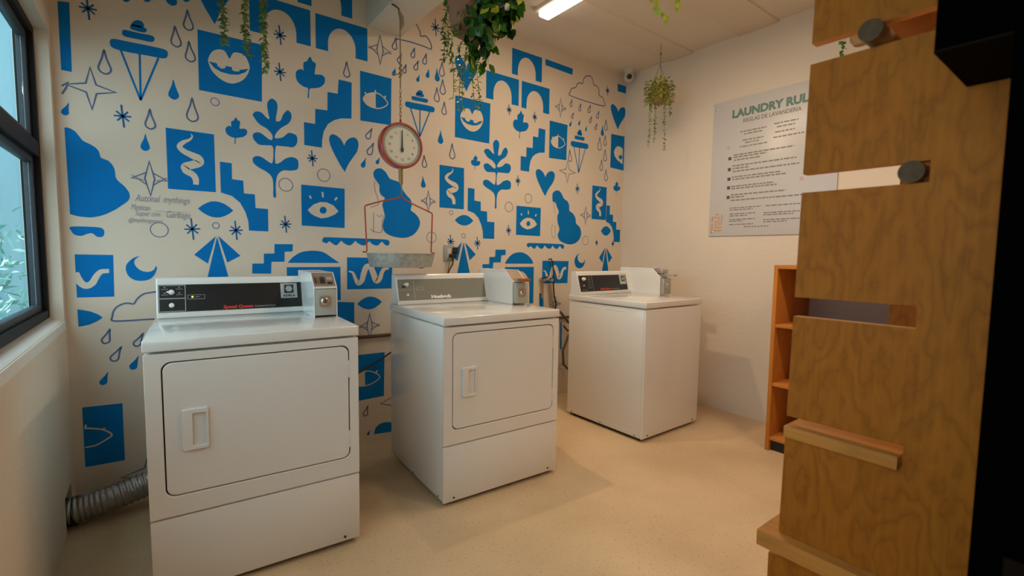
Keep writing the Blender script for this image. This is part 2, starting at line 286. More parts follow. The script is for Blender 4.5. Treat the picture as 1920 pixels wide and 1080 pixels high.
# ------------------------------------------------------------ mural painted on the back wall
MURAL = """
bar|0|b|P|0|0|0|-312 2304 -273 2311 -277 2007 -312 2008
bar|0|b|P|0|0|0|2538 2769 2842 2765 2838 2714 2539 2721
sparkle|0|d|S|0|75|0|-208 2254 -214 2353
sparkle|0|d|S|0|75|1|-242 2302 -180 2306
sparkle|0|d|S|0|75|1|-231 2281 -191 2326
sparkle|0|d|S|0|75|1|-234 2323 -188 2284
sparkle|0|d|P|0|0|1|-200 2304 -203 2312 -211 2315 -219 2312 -222 2304 -219 2296 -211 2293 -203 2296
sparkle|0|d|S|0|75|0|-102 1790 -109 1895
sparkle|0|d|S|0|75|1|-138 1840 -73 1845
sparkle|0|d|S|0|75|1|-126 1819 -85 1866
sparkle|0|d|S|0|75|1|-129 1863 -82 1822
sparkle|0|d|P|0|0|1|-94 1843 -97 1851 -106 1854 -114 1851 -117 1843 -114 1834 -106 1831 -97 1834
sparkle|0|d|S|0|75|0|596 2358 588 2462
sparkle|0|d|S|0|75|1|560 2408 624 2412
sparkle|0|d|S|0|75|1|572 2386 612 2433
sparkle|0|d|S|0|75|1|568 2430 615 2390
sparkle|0|d|P|0|0|1|603 2410 600 2418 592 2421 584 2418 581 2410 584 2402 592 2399 600 2402
sparkle|0|d|S|0|75|0|591 2161 584 2259
sparkle|0|d|S|0|75|1|557 2208 618 2212
sparkle|0|d|S|0|75|1|568 2188 607 2232
sparkle|0|d|S|0|75|1|565 2230 610 2191
sparkle|0|d|P|0|0|1|599 2210 595 2218 588 2221 580 2218 577 2210 580 2202 588 2199 595 2202
sparkle|0|d|S|0|75|0|1562 2673 1555 2784
sparkle|0|d|S|0|75|1|1524 2726 1593 2731
sparkle|0|d|S|0|75|1|1537 2704 1580 2754
sparkle|0|d|S|0|75|1|1533 2751 1584 2707
sparkle|0|d|P|0|0|1|1571 2729 1567 2737 1559 2741 1550 2737 1546 2729 1550 2720 1559 2717 1567 2720
sparkle|0|d|S|0|75|0|755 1710 748 1802
sparkle|0|d|S|0|75|1|723 1754 780 1758
sparkle|0|d|S|0|75|1|733 1735 770 1777
sparkle|0|d|S|0|75|1|731 1774 772 1738
sparkle|0|d|P|0|0|1|762 1756 759 1763 751 1766 744 1763 741 1756 744 1749 751 1746 759 1749
sparkle|0|d|S|0|75|0|603 1316 596 1413
sparkle|0|d|S|0|75|1|569 1362 630 1367
sparkle|0|d|S|0|75|1|580 1342 619 1387
sparkle|0|d|S|0|75|1|577 1384 622 1345
sparkle|0|d|P|0|0|1|610 1364 607 1372 599 1375 592 1372 589 1364 592 1357 599 1354 607 1357
sparkle|0|d|S|0|75|0|158 1264 150 1374
sparkle|0|d|S|0|75|1|120 1316 188 1321
sparkle|0|d|S|0|75|1|132 1294 175 1344
sparkle|0|d|S|0|75|1|129 1340 179 1297
sparkle|0|d|P|0|0|1|166 1319 162 1327 154 1331 145 1327 142 1319 145 1310 154 1307 162 1310
sparkle|0|d|S|0|75|0|354 1268 347 1371
sparkle|0|d|S|0|75|1|319 1317 383 1322
sparkle|0|d|S|0|75|1|330 1296 371 1343
sparkle|0|d|S|0|75|1|327 1340 374 1299
sparkle|0|d|P|0|0|1|362 1320 359 1328 351 1331 343 1328 339 1320 343 1312 351 1308 359 1312
sparkle|0|d|S|0|75|0|1684 1244 1677 1342
sparkle|0|d|S|0|75|1|1650 1291 1711 1295
sparkle|0|d|S|0|75|1|1661 1271 1700 1315
sparkle|0|d|S|0|75|1|1658 1312 1703 1274
sparkle|0|d|P|0|0|1|1691 1293 1688 1301 1681 1304 1673 1301 1670 1293 1673 1285 1681 1282 1688 1285
sparkle|0|d|S|0|75|0|1910 1240 1903 1334
sparkle|0|d|S|0|75|1|1877 1285 1935 1289
sparkle|0|d|S|0|75|1|1888 1265 1925 1308
sparkle|0|d|S|0|75|1|1885 1305 1928 1268
sparkle|0|d|P|0|0|1|1917 1287 1914 1294 1906 1297 1899 1294 1896 1287 1899 1279 1906 1276 1914 1279
sparkle|0|d|S|0|75|0|2196 1352 2190 1434
sparkle|0|d|S|0|75|1|2167 1391 2218 1394
sparkle|0|d|S|0|75|1|2177 1374 2209 1411
sparkle|0|d|S|0|75|1|2174 1409 2211 1376
sparkle|0|d|P|0|0|1|2202 1393 2199 1399 2193 1402 2186 1399 2184 1393 2186 1386 2193 1384 2199 1386
sparkle|0|d|S|0|75|0|2280 1740 2275 1822
sparkle|0|d|S|0|75|1|2252 1779 2303 1783
sparkle|0|d|S|0|75|1|2261 1763 2294 1800
sparkle|0|d|S|0|75|1|2259 1797 2296 1765
sparkle|0|d|P|0|0|1|2287 1781 2284 1788 2278 1790 2271 1788 2268 1781 2271 1775 2278 1772 2284 1775
sparkle|0|d|S|0|75|0|2930 1734 2924 1824
sparkle|0|d|S|0|75|1|2899 1777 2955 1781
sparkle|0|d|S|0|75|1|2909 1758 2945 1800
sparkle|0|d|S|0|75|1|2907 1797 2948 1761
sparkle|0|d|P|0|0|1|2937 1779 2934 1786 2927 1789 2920 1786 2917 1779 2920 1772 2927 1769 2934 1772
sparkle|0|d|S|0|75|0|2186 2265 2181 2344
sparkle|0|d|S|0|75|1|2159 2303 2208 2306
sparkle|0|d|S|0|75|1|2168 2287 2199 2322
sparkle|0|d|S|0|75|1|2166 2320 2202 2289
sparkle|0|d|P|0|0|1|2192 2304 2190 2311 2184 2313 2177 2311 2175 2304 2177 2298 2184 2296 2190 2298
sparkle|0|d|S|0|75|0|2440 2255 2434 2338
sparkle|0|d|S|0|75|1|2412 2295 2462 2298
sparkle|0|d|S|0|75|1|2421 2278 2453 2315
sparkle|0|d|S|0|75|1|2418 2313 2456 2280
sparkle|0|d|P|0|0|1|2446 2297 2443 2303 2437 2306 2431 2303 2428 2297 2431 2290 2437 2287 2443 2290
sparkle|0|d|S|0|75|0|3278 2637 3272 2719
sparkle|0|d|S|0|75|1|3249 2676 3300 2680
sparkle|0|d|S|0|75|1|3258 2659 3291 2697
sparkle|0|d|S|0|75|1|3256 2694 3294 2662
sparkle|0|d|P|0|0|1|3284 2678 3281 2684 3275 2687 3268 2684 3266 2678 3268 2672 3275 2669 3281 2672
sparkle|0|d|S|0|75|0|3187 1293 3183 1350
sparkle|0|d|S|0|75|1|3167 1320 3202 1323
sparkle|0|d|S|0|75|1|3173 1309 3196 1335
sparkle|0|d|S|0|75|1|3171 1333 3198 1310
sparkle|0|d|P|0|0|1|3191 1322 3189 1326 3185 1328 3180 1326 3178 1322 3180 1317 3185 1315 3189 1317
sparkle|0|d|S|0|75|0|3406 1287 3402 1347
sparkle|0|d|S|0|75|1|3386 1316 3422 1318
sparkle|0|d|S|0|75|1|3392 1304 3416 1330
sparkle|0|d|S|0|75|1|3391 1329 3418 1305
sparkle|0|d|P|0|0|1|3411 1317 3409 1322 3404 1324 3400 1322 3398 1317 3400 1312 3404 1310 3409 1312
raindrop|0|l|C|2|75|0|-162 2131 -170 2099 -179 2072 -185 2051 -180 2035 -162 2025 -145 2035 -140 2051 -146 2072 -155 2099
raindrop|0|l|C|2|75|0|112 2317 106 2288 99 2264 95 2244 99 2230 116 2221 132 2231 135 2246 130 2265 121 2289
raindrop|0|l|C|2|75|0|166 2410 160 2382 153 2358 149 2339 153 2325 169 2316 185 2326 188 2340 183 2359 174 2382
raindrop|0|l|C|2|75|0|168 2258 162 2229 156 2205 152 2185 157 2171 174 2163 189 2173 192 2188 186 2207 176 2230
raindrop|0|l|C|2|75|0|173 1981 164 1946 154 1918 148 1895 152 1878 171 1866 191 1877 196 1895 190 1917 181 1946
raindrop|0|l|C|2|75|0|-1 1892 -8 1865 -16 1842 -21 1823 -17 1809 -2 1800 14 1809 18 1823 13 1841 5 1864
raindrop|0|l|C|2|75|0|959 2353 952 2327 945 2305 940 2288 943 2275 958 2266 973 2274 977 2287 972 2305 965 2327
raindrop|0|l|C|2|75|0|-191 823 -202 805 -213 791 -221 779 -221 768 -213 758 -199 761 -193 769 -192 784 -192 802
raindrop|0|l|C|2|75|0|-152 733 -167 716 -181 703 -191 692 -194 681 -186 669 -172 669 -164 678 -161 692 -158 711
raindrop|0|l|C|2|75|0|-66 791 -80 775 -92 763 -102 753 -104 743 -97 732 -84 733 -77 740 -74 754 -71 771
raindrop|0|l|C|2|75|0|1111 1984 1097 1967 1084 1954 1074 1943 1072 1932 1080 1920 1093 1921 1101 1929 1104 1944 1106 1963
raindrop|0|l|C|2|75|0|1121 1897 1106 1877 1091 1861 1081 1848 1080 1835 1089 1823 1104 1825 1112 1835 1115 1851 1116 1872
raindrop|0|l|C|2|75|0|1274 2580 1265 2559 1256 2542 1250 2528 1251 2517 1262 2508 1276 2513 1280 2523 1279 2538 1276 2557
raindrop|0|l|C|2|75|0|1310 2490 1300 2475 1291 2463 1284 2453 1284 2444 1291 2435 1302 2438 1307 2445 1308 2457 1308 2472
raindrop|0|l|C|2|75|0|1403 2551 1394 2534 1385 2520 1379 2508 1379 2498 1388 2490 1400 2493 1405 2502 1405 2515 1403 2532
raindrop|0|l|C|2|75|0|1488 2536 1479 2517 1469 2502 1463 2489 1463 2479 1473 2469 1485 2473 1490 2483 1490 2497 1488 2515
raindrop|0|l|C|2|75|0|1430 2476 1419 2460 1408 2447 1400 2436 1399 2426 1407 2416 1419 2418 1425 2426 1427 2439 1427 2456
raindrop|0|l|C|2|75|0|1343 2431 1334 2416 1326 2404 1320 2394 1320 2385 1328 2377 1338 2380 1343 2387 1343 2399 1342 2414
raindrop|0|l|C|2|75|0|1609 2513 1601 2486 1592 2463 1587 2444 1590 2430 1605 2420 1621 2429 1626 2443 1622 2462 1615 2485
raindrop|0|l|C|2|75|0|1613 2397 1606 2368 1598 2344 1593 2325 1597 2310 1614 2301 1630 2311 1634 2325 1629 2344 1621 2368
raindrop|0|l|C|2|75|0|1568 2334 1562 2306 1554 2283 1549 2265 1553 2251 1569 2242 1584 2251 1588 2265 1583 2283 1575 2306
raindrop|0|l|C|2|75|0|1626 2250 1620 2225 1612 2204 1607 2188 1611 2175 1624 2167 1639 2175 1642 2187 1638 2204 1632 2225
raindrop|0|l|C|2|75|0|1689 1977 1682 1946 1674 1920 1669 1899 1674 1884 1691 1874 1708 1885 1712 1900 1706 1921 1697 1946
raindrop|0|l|C|2|75|0|1472 1867 1468 1843 1462 1824 1459 1808 1463 1796 1476 1789 1489 1798 1492 1809 1487 1825 1479 1844
raindrop|0|l|C|2|75|0|1068 211 1058 194 1047 179 1040 168 1040 157 1048 148 1061 151 1067 159 1067 173 1067 191
raindrop|0|l|C|2|75|0|2838 2511 2830 2494 2822 2480 2817 2469 2818 2460 2827 2452 2838 2456 2842 2465 2841 2477 2839 2493
raindrop|0|l|C|2|75|0|2945 2497 2936 2480 2926 2466 2920 2455 2920 2445 2928 2436 2940 2439 2945 2448 2945 2461 2945 2478
raindrop|0|l|C|2|75|0|3062 2509 3050 2491 3039 2477 3031 2465 3030 2454 3038 2443 3052 2446 3058 2455 3059 2469 3060 2487
raindrop|0|l|C|2|75|0|3172 2477 3160 2460 3148 2447 3140 2436 3139 2425 3147 2415 3160 2417 3166 2425 3168 2439 3169 2457
raindrop|0|l|C|2|75|0|2860 2406 2851 2393 2843 2382 2837 2374 2836 2366 2842 2358 2852 2360 2856 2367 2857 2377 2858 2390
raindrop|0|l|C|2|75|0|3079 2414 3069 2400 3059 2388 3052 2378 3051 2370 3058 2361 3069 2362 3074 2370 3076 2381 3077 2397
raindrop|0|l|C|2|75|0|3149 2365 3139 2351 3130 2339 3124 2330 3123 2322 3130 2313 3141 2315 3145 2322 3146 2334 3147 2348
raindrop|0|l|C|2|75|0|3264 2420 3259 2392 3252 2369 3248 2351 3252 2337 3268 2329 3283 2339 3286 2352 3281 2370 3272 2393
raindrop|0|l|C|2|75|0|3191 2254 3183 2220 3173 2192 3168 2169 3173 2153 3191 2142 3210 2153 3215 2170 3209 2192 3199 2220
raindrop|0|l|C|2|75|0|3259 2281 3253 2254 3246 2233 3241 2215 3245 2202 3259 2194 3274 2202 3278 2215 3273 2233 3266 2254
raindrop|0|l|C|2|75|0|3264 2157 3257 2127 3249 2102 3244 2082 3248 2067 3265 2057 3281 2067 3285 2082 3280 2102 3272 2127
raindrop|0|l|C|2|75|0|3222 2061 3215 2034 3206 2011 3200 1993 3204 1979 3219 1969 3235 1978 3239 1991 3235 2010 3228 2033
raindrop|0|l|C|2|75|0|3282 1983 3276 1953 3268 1928 3264 1908 3269 1893 3286 1884 3302 1894 3306 1910 3300 1929 3290 1954
raindrop|0|l|C|2|75|0|2825 2093 2821 2064 2816 2040 2812 2020 2818 2007 2835 1999 2849 2010 2852 2024 2845 2043 2835 2065
raindrop|0|b|P|2|0|0|98 2059 90 2029 81 2005 75 1985 79 1970 97 1960 114 1970 119 1985 113 2004 105 2029
raindrop|0|b|P|2|0|0|-22 1774 -29 1749 -38 1729 -43 1713 -41 1700 -27 1691 -11 1699 -7 1711 -11 1728 -17 1749
raindrop|0|b|P|2|0|0|-293 1868 -303 1852 -313 1839 -319 1829 -320 1819 -311 1810 -299 1813 -294 1821 -294 1833 -294 1849
raindrop|0|b|P|2|0|0|-87 683 -100 665 -114 651 -123 640 -124 628 -116 617 -101 618 -94 627 -92 642 -90 661
raindrop|0|b|P|2|0|0|-204 619 -217 602 -228 589 -237 578 -238 568 -230 557 -216 559 -210 567 -208 581 -207 598
raindrop|0|b|P|2|0|0|1072 1801 1060 1784 1048 1770 1040 1759 1039 1749 1047 1738 1061 1740 1067 1749 1069 1762 1069 1780
raindrop|0|b|P|2|0|0|1164 1818 1153 1805 1143 1796 1136 1788 1134 1780 1140 1771 1151 1772 1156 1778 1158 1788 1160 1802
raindrop|0|b|P|2|0|0|1273 2397 1263 2382 1254 2371 1247 2361 1247 2352 1254 2343 1266 2345 1271 2353 1272 2364 1271 2380
raindrop|0|b|P|2|0|0|1508 2447 1500 2429 1491 2415 1486 2403 1486 2393 1496 2385 1508 2389 1513 2398 1512 2411 1509 2427
raindrop|0|b|P|2|0|0|1441 2393 1432 2380 1423 2369 1416 2360 1415 2352 1422 2344 1433 2345 1438 2352 1439 2363 1439 2377
raindrop|0|b|P|2|0|0|1568 2465 1563 2438 1556 2416 1552 2398 1557 2385 1572 2377 1587 2387 1591 2400 1585 2417 1576 2439
raindrop|0|b|P|2|0|0|1598 2057 1591 2029 1582 2006 1577 1987 1581 1973 1598 1963 1614 1973 1619 1987 1613 2006 1605 2029
raindrop|0|b|P|2|0|0|1462 1730 1458 1706 1452 1686 1449 1669 1453 1658 1468 1651 1482 1660 1484 1672 1479 1688 1470 1707
raindrop|0|b|P|2|0|0|2843 2341 2832 2327 2821 2316 2814 2307 2813 2298 2820 2289 2831 2290 2837 2297 2839 2308 2840 2323
raindrop|0|b|P|2|0|0|2943 2365 2934 2352 2925 2341 2919 2332 2919 2323 2926 2315 2936 2317 2941 2324 2942 2335 2942 2349
raindrop|0|b|P|2|0|0|3023 2330 3015 2316 3008 2304 3003 2295 3004 2287 3011 2280 3021 2283 3025 2290 3024 2300 3023 2314
raindrop|0|b|P|2|0|0|3224 2366 3216 2338 3207 2315 3201 2296 3205 2282 3221 2272 3238 2281 3243 2295 3238 2314 3231 2338
raindrop|0|b|P|2|0|0|1083 48 1075 40 1067 33 1062 28 1060 23 1065 16 1073 15 1077 19 1079 27 1080 37
raindrop|0|b|P|2|0|0|102 2517 94 2486 85 2460 80 2439 84 2424 103 2414 121 2424 125 2440 119 2460 110 2486
raindrop|0|b|P|2|0|0|-76 2452 -82 2429 -89 2410 -93 2394 -90 2383 -76 2375 -63 2382 -59 2394 -63 2409 -70 2429
raindrop|0|b|P|2|0|0|3 2479 -4 2455 -11 2435 -15 2419 -12 2408 2 2400 16 2407 20 2419 15 2435 9 2455
raindrop|0|b|P|2|0|0|163 2533 156 2508 148 2487 143 2471 146 2459 160 2450 175 2458 179 2470 175 2487 168 2508
star|0|l|C|0|70|0|-214 2042 -196 1968 -127 1948 -196 1928 -214 1854 -232 1928 -301 1948 -232 1968
star|0|l|C|0|60|0|2806 2004 2826 1930 2899 1911 2826 1891 2806 1818 2786 1891 2713 1911 2786 1930
star|0|l|C|0|60|0|-59 198 -34 106 58 81 -34 56 -59 -36 -83 56 -175 81 -83 106
star|0|l|C|0|60|0|1250 335 1270 237 1345 210 1270 184 1250 85 1230 184 1154 210 1230 237
star|0|l|C|0|40|0|2805 332 2823 257 2890 237 2823 217 2805 142 2787 217 2719 237 2787 257
star|0|l|C|0|69|0|-12 1642 7 1559 -12 1476 -32 1559
star|0|l|S|0|55|1|-28 1586 -83 1555 -37 1549 -83 1571 -28 1530
star|0|l|S|0|55|1|3 1586 58 1555 12 1549 58 1571 3 1530
star|0|l|C|0|69|0|1169 2568 1190 2480 1169 2392 1148 2480
star|0|l|S|0|55|1|1152 2508 1094 2475 1142 2469 1094 2492 1152 2449
star|0|l|S|0|55|1|1185 2508 1243 2475 1195 2469 1243 2492 1185 2449
star|0|l|C|0|69|0|1504 1636 1519 1564 1504 1491 1489 1564
star|0|l|S|0|55|1|1492 1587 1450 1560 1485 1555 1450 1574 1492 1538
star|0|l|S|0|55|1|1516 1587 1559 1560 1523 1555 1559 1574 1516 1538
star|0|l|C|0|69|0|1086 816 1104 736 1086 656 1067 736
star|0|l|S|0|55|1|1071 761 1020 732 1063 726 1020 747 1071 708
star|0|l|S|0|55|1|1100 761 1152 732 1109 726 1152 747 1100 708
star|0|l|C|0|69|0|2712 2498 2729 2421 2712 2344 2695 2421
star|0|l|S|0|55|1|2699 2446 2652 2418 2691 2412 2652 2432 2699 2394
star|0|l|S|0|55|1|2725 2446 2772 2418 2733 2412 2772 2432 2725 2394
star|0|l|C|0|69|0|3036 1636 3054 1557 3036 1478 3018 1557
star|0|l|S|0|55|1|3022 1582 2971 1553 3013 1547 2971 1568 3022 1529
star|0|l|S|0|55|1|3050 1582 3101 1553 3059 1547 3101 1568 3050 1529
star|0|l|C|0|69|0|2696 854 2714 791 2696 727 2678 791
star|0|l|S|0|55|1|2682 811 2632 787 2674 783 2632 799 2682 768
star|0|l|S|0|55|1|2710 811 2760 787 2718 783 2760 799 2710 768
circle|0|l|C|1|40|0|291 1985 289 1994 282 2001 272 2004 263 2001 256 1994 253 1985 256 1975 263 1968 272 1965 282 1968 289 1975
circle|0|l|C|1|40|0|53 1309 48 1327 35 1340 17 1345 -1 1340 -14 1327 -19 1309 -14 1291 -1 1278 17 1273 35 1278 48 1291
circle|0|l|C|1|40|0|274 1341 272 1349 267 1355 259 1357 251 1355 246 1349 243 1341 246 1334 251 1328 259 1326 267 1328 272 1334
circle|0|l|C|1|40|0|642 1589 637 1607 623 1620 605 1625 587 1620 574 1607 569 1589 574 1571 587 1557 605 1553 623 1557 637 1571
circle|0|l|C|1|40|0|851 1666 846 1684 833 1697 815 1702 797 1697 784 1684 779 1666 784 1647 797 1634 815 1629 833 1634 846 1647
circle|0|l|C|1|40|0|1565 1318 1561 1337 1547 1350 1529 1355 1510 1350 1497 1337 1492 1318 1497 1300 1510 1287 1529 1282 1547 1287 1561 1300
circle|0|l|C|1|40|0|1699 1497 1697 1504 1692 1510 1684 1512 1677 1510 1671 1504 1669 1497 1671 1489 1677 1484 1684 1482 1692 1484 1697 1489
circle|0|l|C|1|40|0|1802 1338 1800 1346 1794 1351 1786 1353 1779 1351 1773 1346 1771 1338 1773 1330 1779 1325 1786 1323 1794 1325 1800 1330
circle|0|l|C|1|40|0|2229 1573 2224 1591 2211 1605 2193 1610 2174 1605 2161 1591 2156 1573 2161 1555 2174 1541 2193 1536 2211 1541 2224 1555
circle|0|l|C|1|40|0|2420 1654 2415 1672 2402 1685 2385 1689 2367 1685 2354 1672 2349 1654 2354 1636 2367 1623 2385 1618 2402 1623 2415 1636
circle|0|l|C|1|40|0|3078 1337 3073 1356 3059 1369 3040 1375 3022 1369 3008 1356 3003 1337 3008 1318 3022 1304 3040 1299 3059 1304 3073 1318
mark|0|l|S|0|80|0|-313 1938 -293 1957 -299 1932 -314 1903
hill|0|b|P|0|0|0|-312 1755 -309 1756 -305 1757 -300 1757 -295 1755 -289 1753 -283 1749 -277 1744 -272 1738 -268 1731 -263 1723 -259 1716 -255 1709 -250 1705 -245 1702 -239 1699 -232 1696 -224 1692 -217 1687 -211 1683 -205 1677 -201 1671 -198 1665 -196 1657 -195 1651 -194 1645 -193 1640 -190 1636 -183 1633 -175 1630 -167 1627 -161 1621 -155 1614 -151 1607 -148 1599 -145 1591 -144 1583 -143 1572 -143 1561 -142 1552 -139 1545 -136 1539 -132 1534 -126 1527 -119 1521 -113 1514 -107 1507 -103 1500 -99 1493 -95 1485 -93 1476 -92 1468 -94 1459 -97 1450 -103 1441 -111 1432 -121 1423 -131 1414 -141 1405 -151 1397 -161 1390 -173 1382 -184 1375 -196 1369 -208 1364 -221 1360 -234 1357 -248 1356 -262 1357 -276 1358 -289 1361 -301 1365 -309 1368
ice_cone|0|b|P|2|0|0|-57 2274 -50 2293 -36 2304 -19 2304 -10 2290 -18 2275
ice_cone|0|b|P|2|0|1|-63 2267 -54 2279 -26 2280 -4 2276 0 2267 -11 2254 -47 2254 -61 2258
ice_cone|0|b|P|2|0|1|-93 2234 -83 2246 -32 2246 19 2248 29 2233 16 2217 -33 2216 -86 2216
ice_cone|0|b|P|2|0|1|-140 2173 -128 2193 -73 2195 7 2197 68 2195 80 2178 66 2152 6 2149 -75 2146 -129 2151
ice_cone|0|l|S|0|80|1|-102 2151 -35 1931
ice_cone|0|l|S|0|80|1|-31 2150 -35 1931
ice_cone|0|l|S|0|80|1|41 2148 -35 1931
ice_cone|0|b|P|2|0|0|1418 2266 1425 2282 1439 2292 1454 2291 1464 2280 1455 2267
ice_cone|0|b|P|2|0|1|1412 2261 1420 2271 1448 2272 1469 2269 1473 2261 1463 2251 1427 2250 1414 2253
ice_cone|0|b|P|2|0|1|1382 2234 1392 2244 1443 2244 1493 2245 1502 2233 1490 2220 1442 2219 1389 2219
ice_cone|0|b|P|2|0|1|1336 2183 1348 2200 1402 2202 1481 2204 1540 2202 1552 2188 1539 2166 1479 2164 1400 2161 1347 2166
ice_cone|0|l|S|0|80|1|1373 2166 1440 1985
ice_cone|0|l|S|0|80|1|1443 2165 1440 1985
ice_cone|0|l|S|0|80|1|1514 2163 1440 1985
ice_cone|0|b|P|2|0|0|2917 2250 2923 2269 2937 2280 2952 2280 2962 2266 2953 2252
ice_cone|0|b|P|2|0|1|2911 2244 2919 2256 2946 2257 2967 2253 2971 2245 2961 2232 2926 2232 2912 2235
ice_cone|0|b|P|2|0|1|2881 2212 2891 2224 2941 2224 2990 2226 3000 2211 2987 2196 2940 2195 2888 2195
ice_cone|0|b|P|2|0|1|2836 2152 2848 2172 2901 2174 2978 2176 3037 2174 3049 2158 3035 2132 2977 2129 2899 2126 2846 2131
ice_cone|0|l|S|0|80|1|2873 2131 2938 1917
ice_cone|0|l|S|0|80|1|2941 2130 2938 1917
ice_cone|0|l|S|0|80|1|3011 2128 2938 1917
leaf|0|b|P|2|0|0|749 2334 756 2324 763 2310 776 2307 780 2293 776 2269 773 2242 788 2242 810 2246 827 2237 831 2221 825 2197 802 2173 772 2161 744 2150 739 2103 732 2101 735 2151 720 2155 699 2162 678 2179 670 2203 672 2230 686 2246 704 2252 713 2247 711 2269 714 2293 730 2303 739 2320
leaf|0|b|P|2|0|0|366 1922 370 1916 375 1907 383 1906 385 1897 383 1883 381 1867 390 1866 404 1869 415 1864 417 1854 413 1839 399 1825 380 1818 363 1811 360 1783 356 1782 357 1812 348 1814 335 1818 321 1829 316 1843 318 1859 327 1869 338 1873 344 1869 343 1883 344 1897 354 1903 360 1914
leaf|0|b|P|2|0|0|2298 2319 2305 2311 2311 2298 2324 2295 2327 2283 2323 2261 2321 2237 2335 2237 2356 2240 2371 2233 2376 2218 2369 2197 2348 2175 2320 2165 2293 2155 2289 2112 2282 2111 2285 2155 2271 2159 2251 2165 2231 2181 2223 2202 2225 2226 2239 2241 2256 2246 2264 2241 2263 2261 2265 2283 2280 2292 2289 2307
leaf|0|b|P|2|0|0|1886 1926 1889 1922 1893 1915 1899 1914 1901 1908 1899 1897 1898 1886 1905 1886 1916 1887 1924 1883 1927 1877 1923 1866 1912 1855 1897 1850 1883 1846 1881 1825 1877 1824 1878 1846 1871 1848 1861 1851 1850 1858 1846 1869 1847 1880 1854 1888 1863 1890 1868 1888 1867 1897 1868 1908 1876 1912 1881 1920
leaf|0|b|P|2|0|0|3437 1894 3441 1890 3445 1882 3453 1881 3455 1874 3453 1862 3451 1848 3460 1848 3474 1850 3483 1846 3486 1838 3482 1825 3468 1813 3451 1807 3434 1802 3431 1778 3427 1777 3428 1802 3420 1804 3407 1808 3394 1817 3390 1829 3391 1842 3399 1850 3410 1853 3416 1851 3415 1862 3416 1874 3426 1879 3431 1887
heart|0|b|P|0|0|0|939 1698 946 1714 956 1736 968 1758 982 1779 997 1801 1010 1820 1018 1836 1022 1850 1025 1863 1026 1875 1025 1886 1023 1895 1019 1903 1013 1909 1007 1913 1000 1914 993 1914 986 1912 978 1909 969 1904 962 1898 955 1891 950 1883 945 1875 942 1868 940 1862 938 1857 934 1865 928 1877 921 1888 915 1895 909 1900 902 1904 894 1909 886 1912 878 1914 871 1914 864 1912 859 1908 855 1903 852 1896 850 1889 849 1881 850 1872 852 1862 855 1850 860 1838 865 1824 872 1810 880 1795 888 1780 896 1766 903 1753 911 1739 921 1724 932 1709
heart|0|b|P|0|0|0|2561 1685 2569 1700 2581 1722 2595 1744 2611 1764 2629 1785 2643 1804 2652 1820 2658 1833 2661 1846 2663 1857 2662 1868 2659 1877 2654 1884 2647 1890 2640 1894 2632 1896 2624 1895 2616 1893 2606 1890 2596 1885 2587 1880 2580 1873 2573 1865 2568 1858 2565 1851 2562 1844 2560 1840 2555 1848 2548 1860 2540 1870 2533 1876 2526 1882 2518 1886 2509 1890 2499 1894 2490 1895 2482 1895 2474 1893 2468 1889 2463 1884 2459 1878 2457 1871 2457 1863 2457 1854 2460 1844 2463 1833 2469 1821 2475 1808 2483 1794 2493 1779 2502 1765 2511 1751 2520 1738 2529 1725 2540 1710 2552 1696
heart|0|b|P|0|0|0|3428 2364 3436 2379 3448 2401 3462 2423 3478 2444 3496 2465 3511 2484 3520 2499 3524 2513 3524 2525 3524 2537 3524 2548 3524 2557 3521 2564 3514 2570 3507 2574 3500 2576 3492 2575 3483 2574 3473 2570 3463 2565 3454 2560 3447 2553 3440 2545 3435 2538 3431 2531 3429 2524 3427 2519 3422 2528 3415 2540 3407 2550 3400 2556 3392 2562 3384 2566 3375 2570 3366 2574 3357 2576 3348 2575 3341 2573 3334 2569 3329 2564 3326 2558 3324 2551 3323 2543 3324 2534 3326 2524 3330 2513 3335 2501 3342 2488 3350 2473 3359 2459 3368 2444 3377 2431 3386 2417 3396 2404 3407 2389 3419 2375
heart|0|b|P|0|0|0|282 2378 292 2403 306 2439 323 2475 342 2509 364 2544 381 2576 392 2602 399 2624 403 2645 404 2664 403 2682 400 2697 394 2709 386 2719 377 2726 368 2728 358 2728 348 2725 337 2719 324 2711 314 2702 305 2690 297 2677 291 2665 286 2653 283 2643 281 2635 275 2649 266 2668 257 2685 248 2696 239 2705 230 2712 219 2719 208 2725 197 2728 187 2727 177 2724 169 2718 164 2709 160 2699 157 2687 156 2673 157 2659 160 2643 164 2624 171 2604 179 2582 188 2559 199 2534 211 2510 221 2488 232 2466 243 2444 257 2420 272 2395
heart|0|b|P|0|0|0|1803 2360 1811 2377 1822 2400 1834 2424 1849 2446 1865 2469 1878 2490 1886 2507 1892 2521 1895 2535 1896 2548 1895 2559 1892 2569 1888 2577 1882 2583 1875 2588 1868 2589 1861 2589 1853 2587 1845 2583 1836 2578 1827 2572 1821 2564 1815 2556 1810 2548 1807 2540 1804 2533 1803 2528 1798 2537 1792 2550 1785 2561 1778 2568 1771 2574 1764 2579 1756 2583 1747 2587 1739 2589 1732 2589 1725 2586 1719 2583 1714 2577 1711 2570 1709 2562 1709 2553 1709 2544 1711 2533 1715 2521 1720 2508 1726 2494 1733 2479 1741 2462 1750 2447 1758 2432 1766 2418 1774 2404 1785 2388 1796 2372
stairs|0|b|P|0|0|0|910 2242 988 2241 984 2025 923 2016 882 1999 844 1969 819 1923 809 1872 807 1825 709 1827 709 1957 771 1957 773 2044 842 2048 844 2155 903 2157
stairs|0|b|P|0|0|0|2481 2218 2551 2217 2547 2034 2493 2026 2456 2011 2422 1986 2400 1947 2391 1903 2389 1863 2301 1864 2302 1975 2357 1975 2358 2050 2421 2053 2422 2144 2475 2145
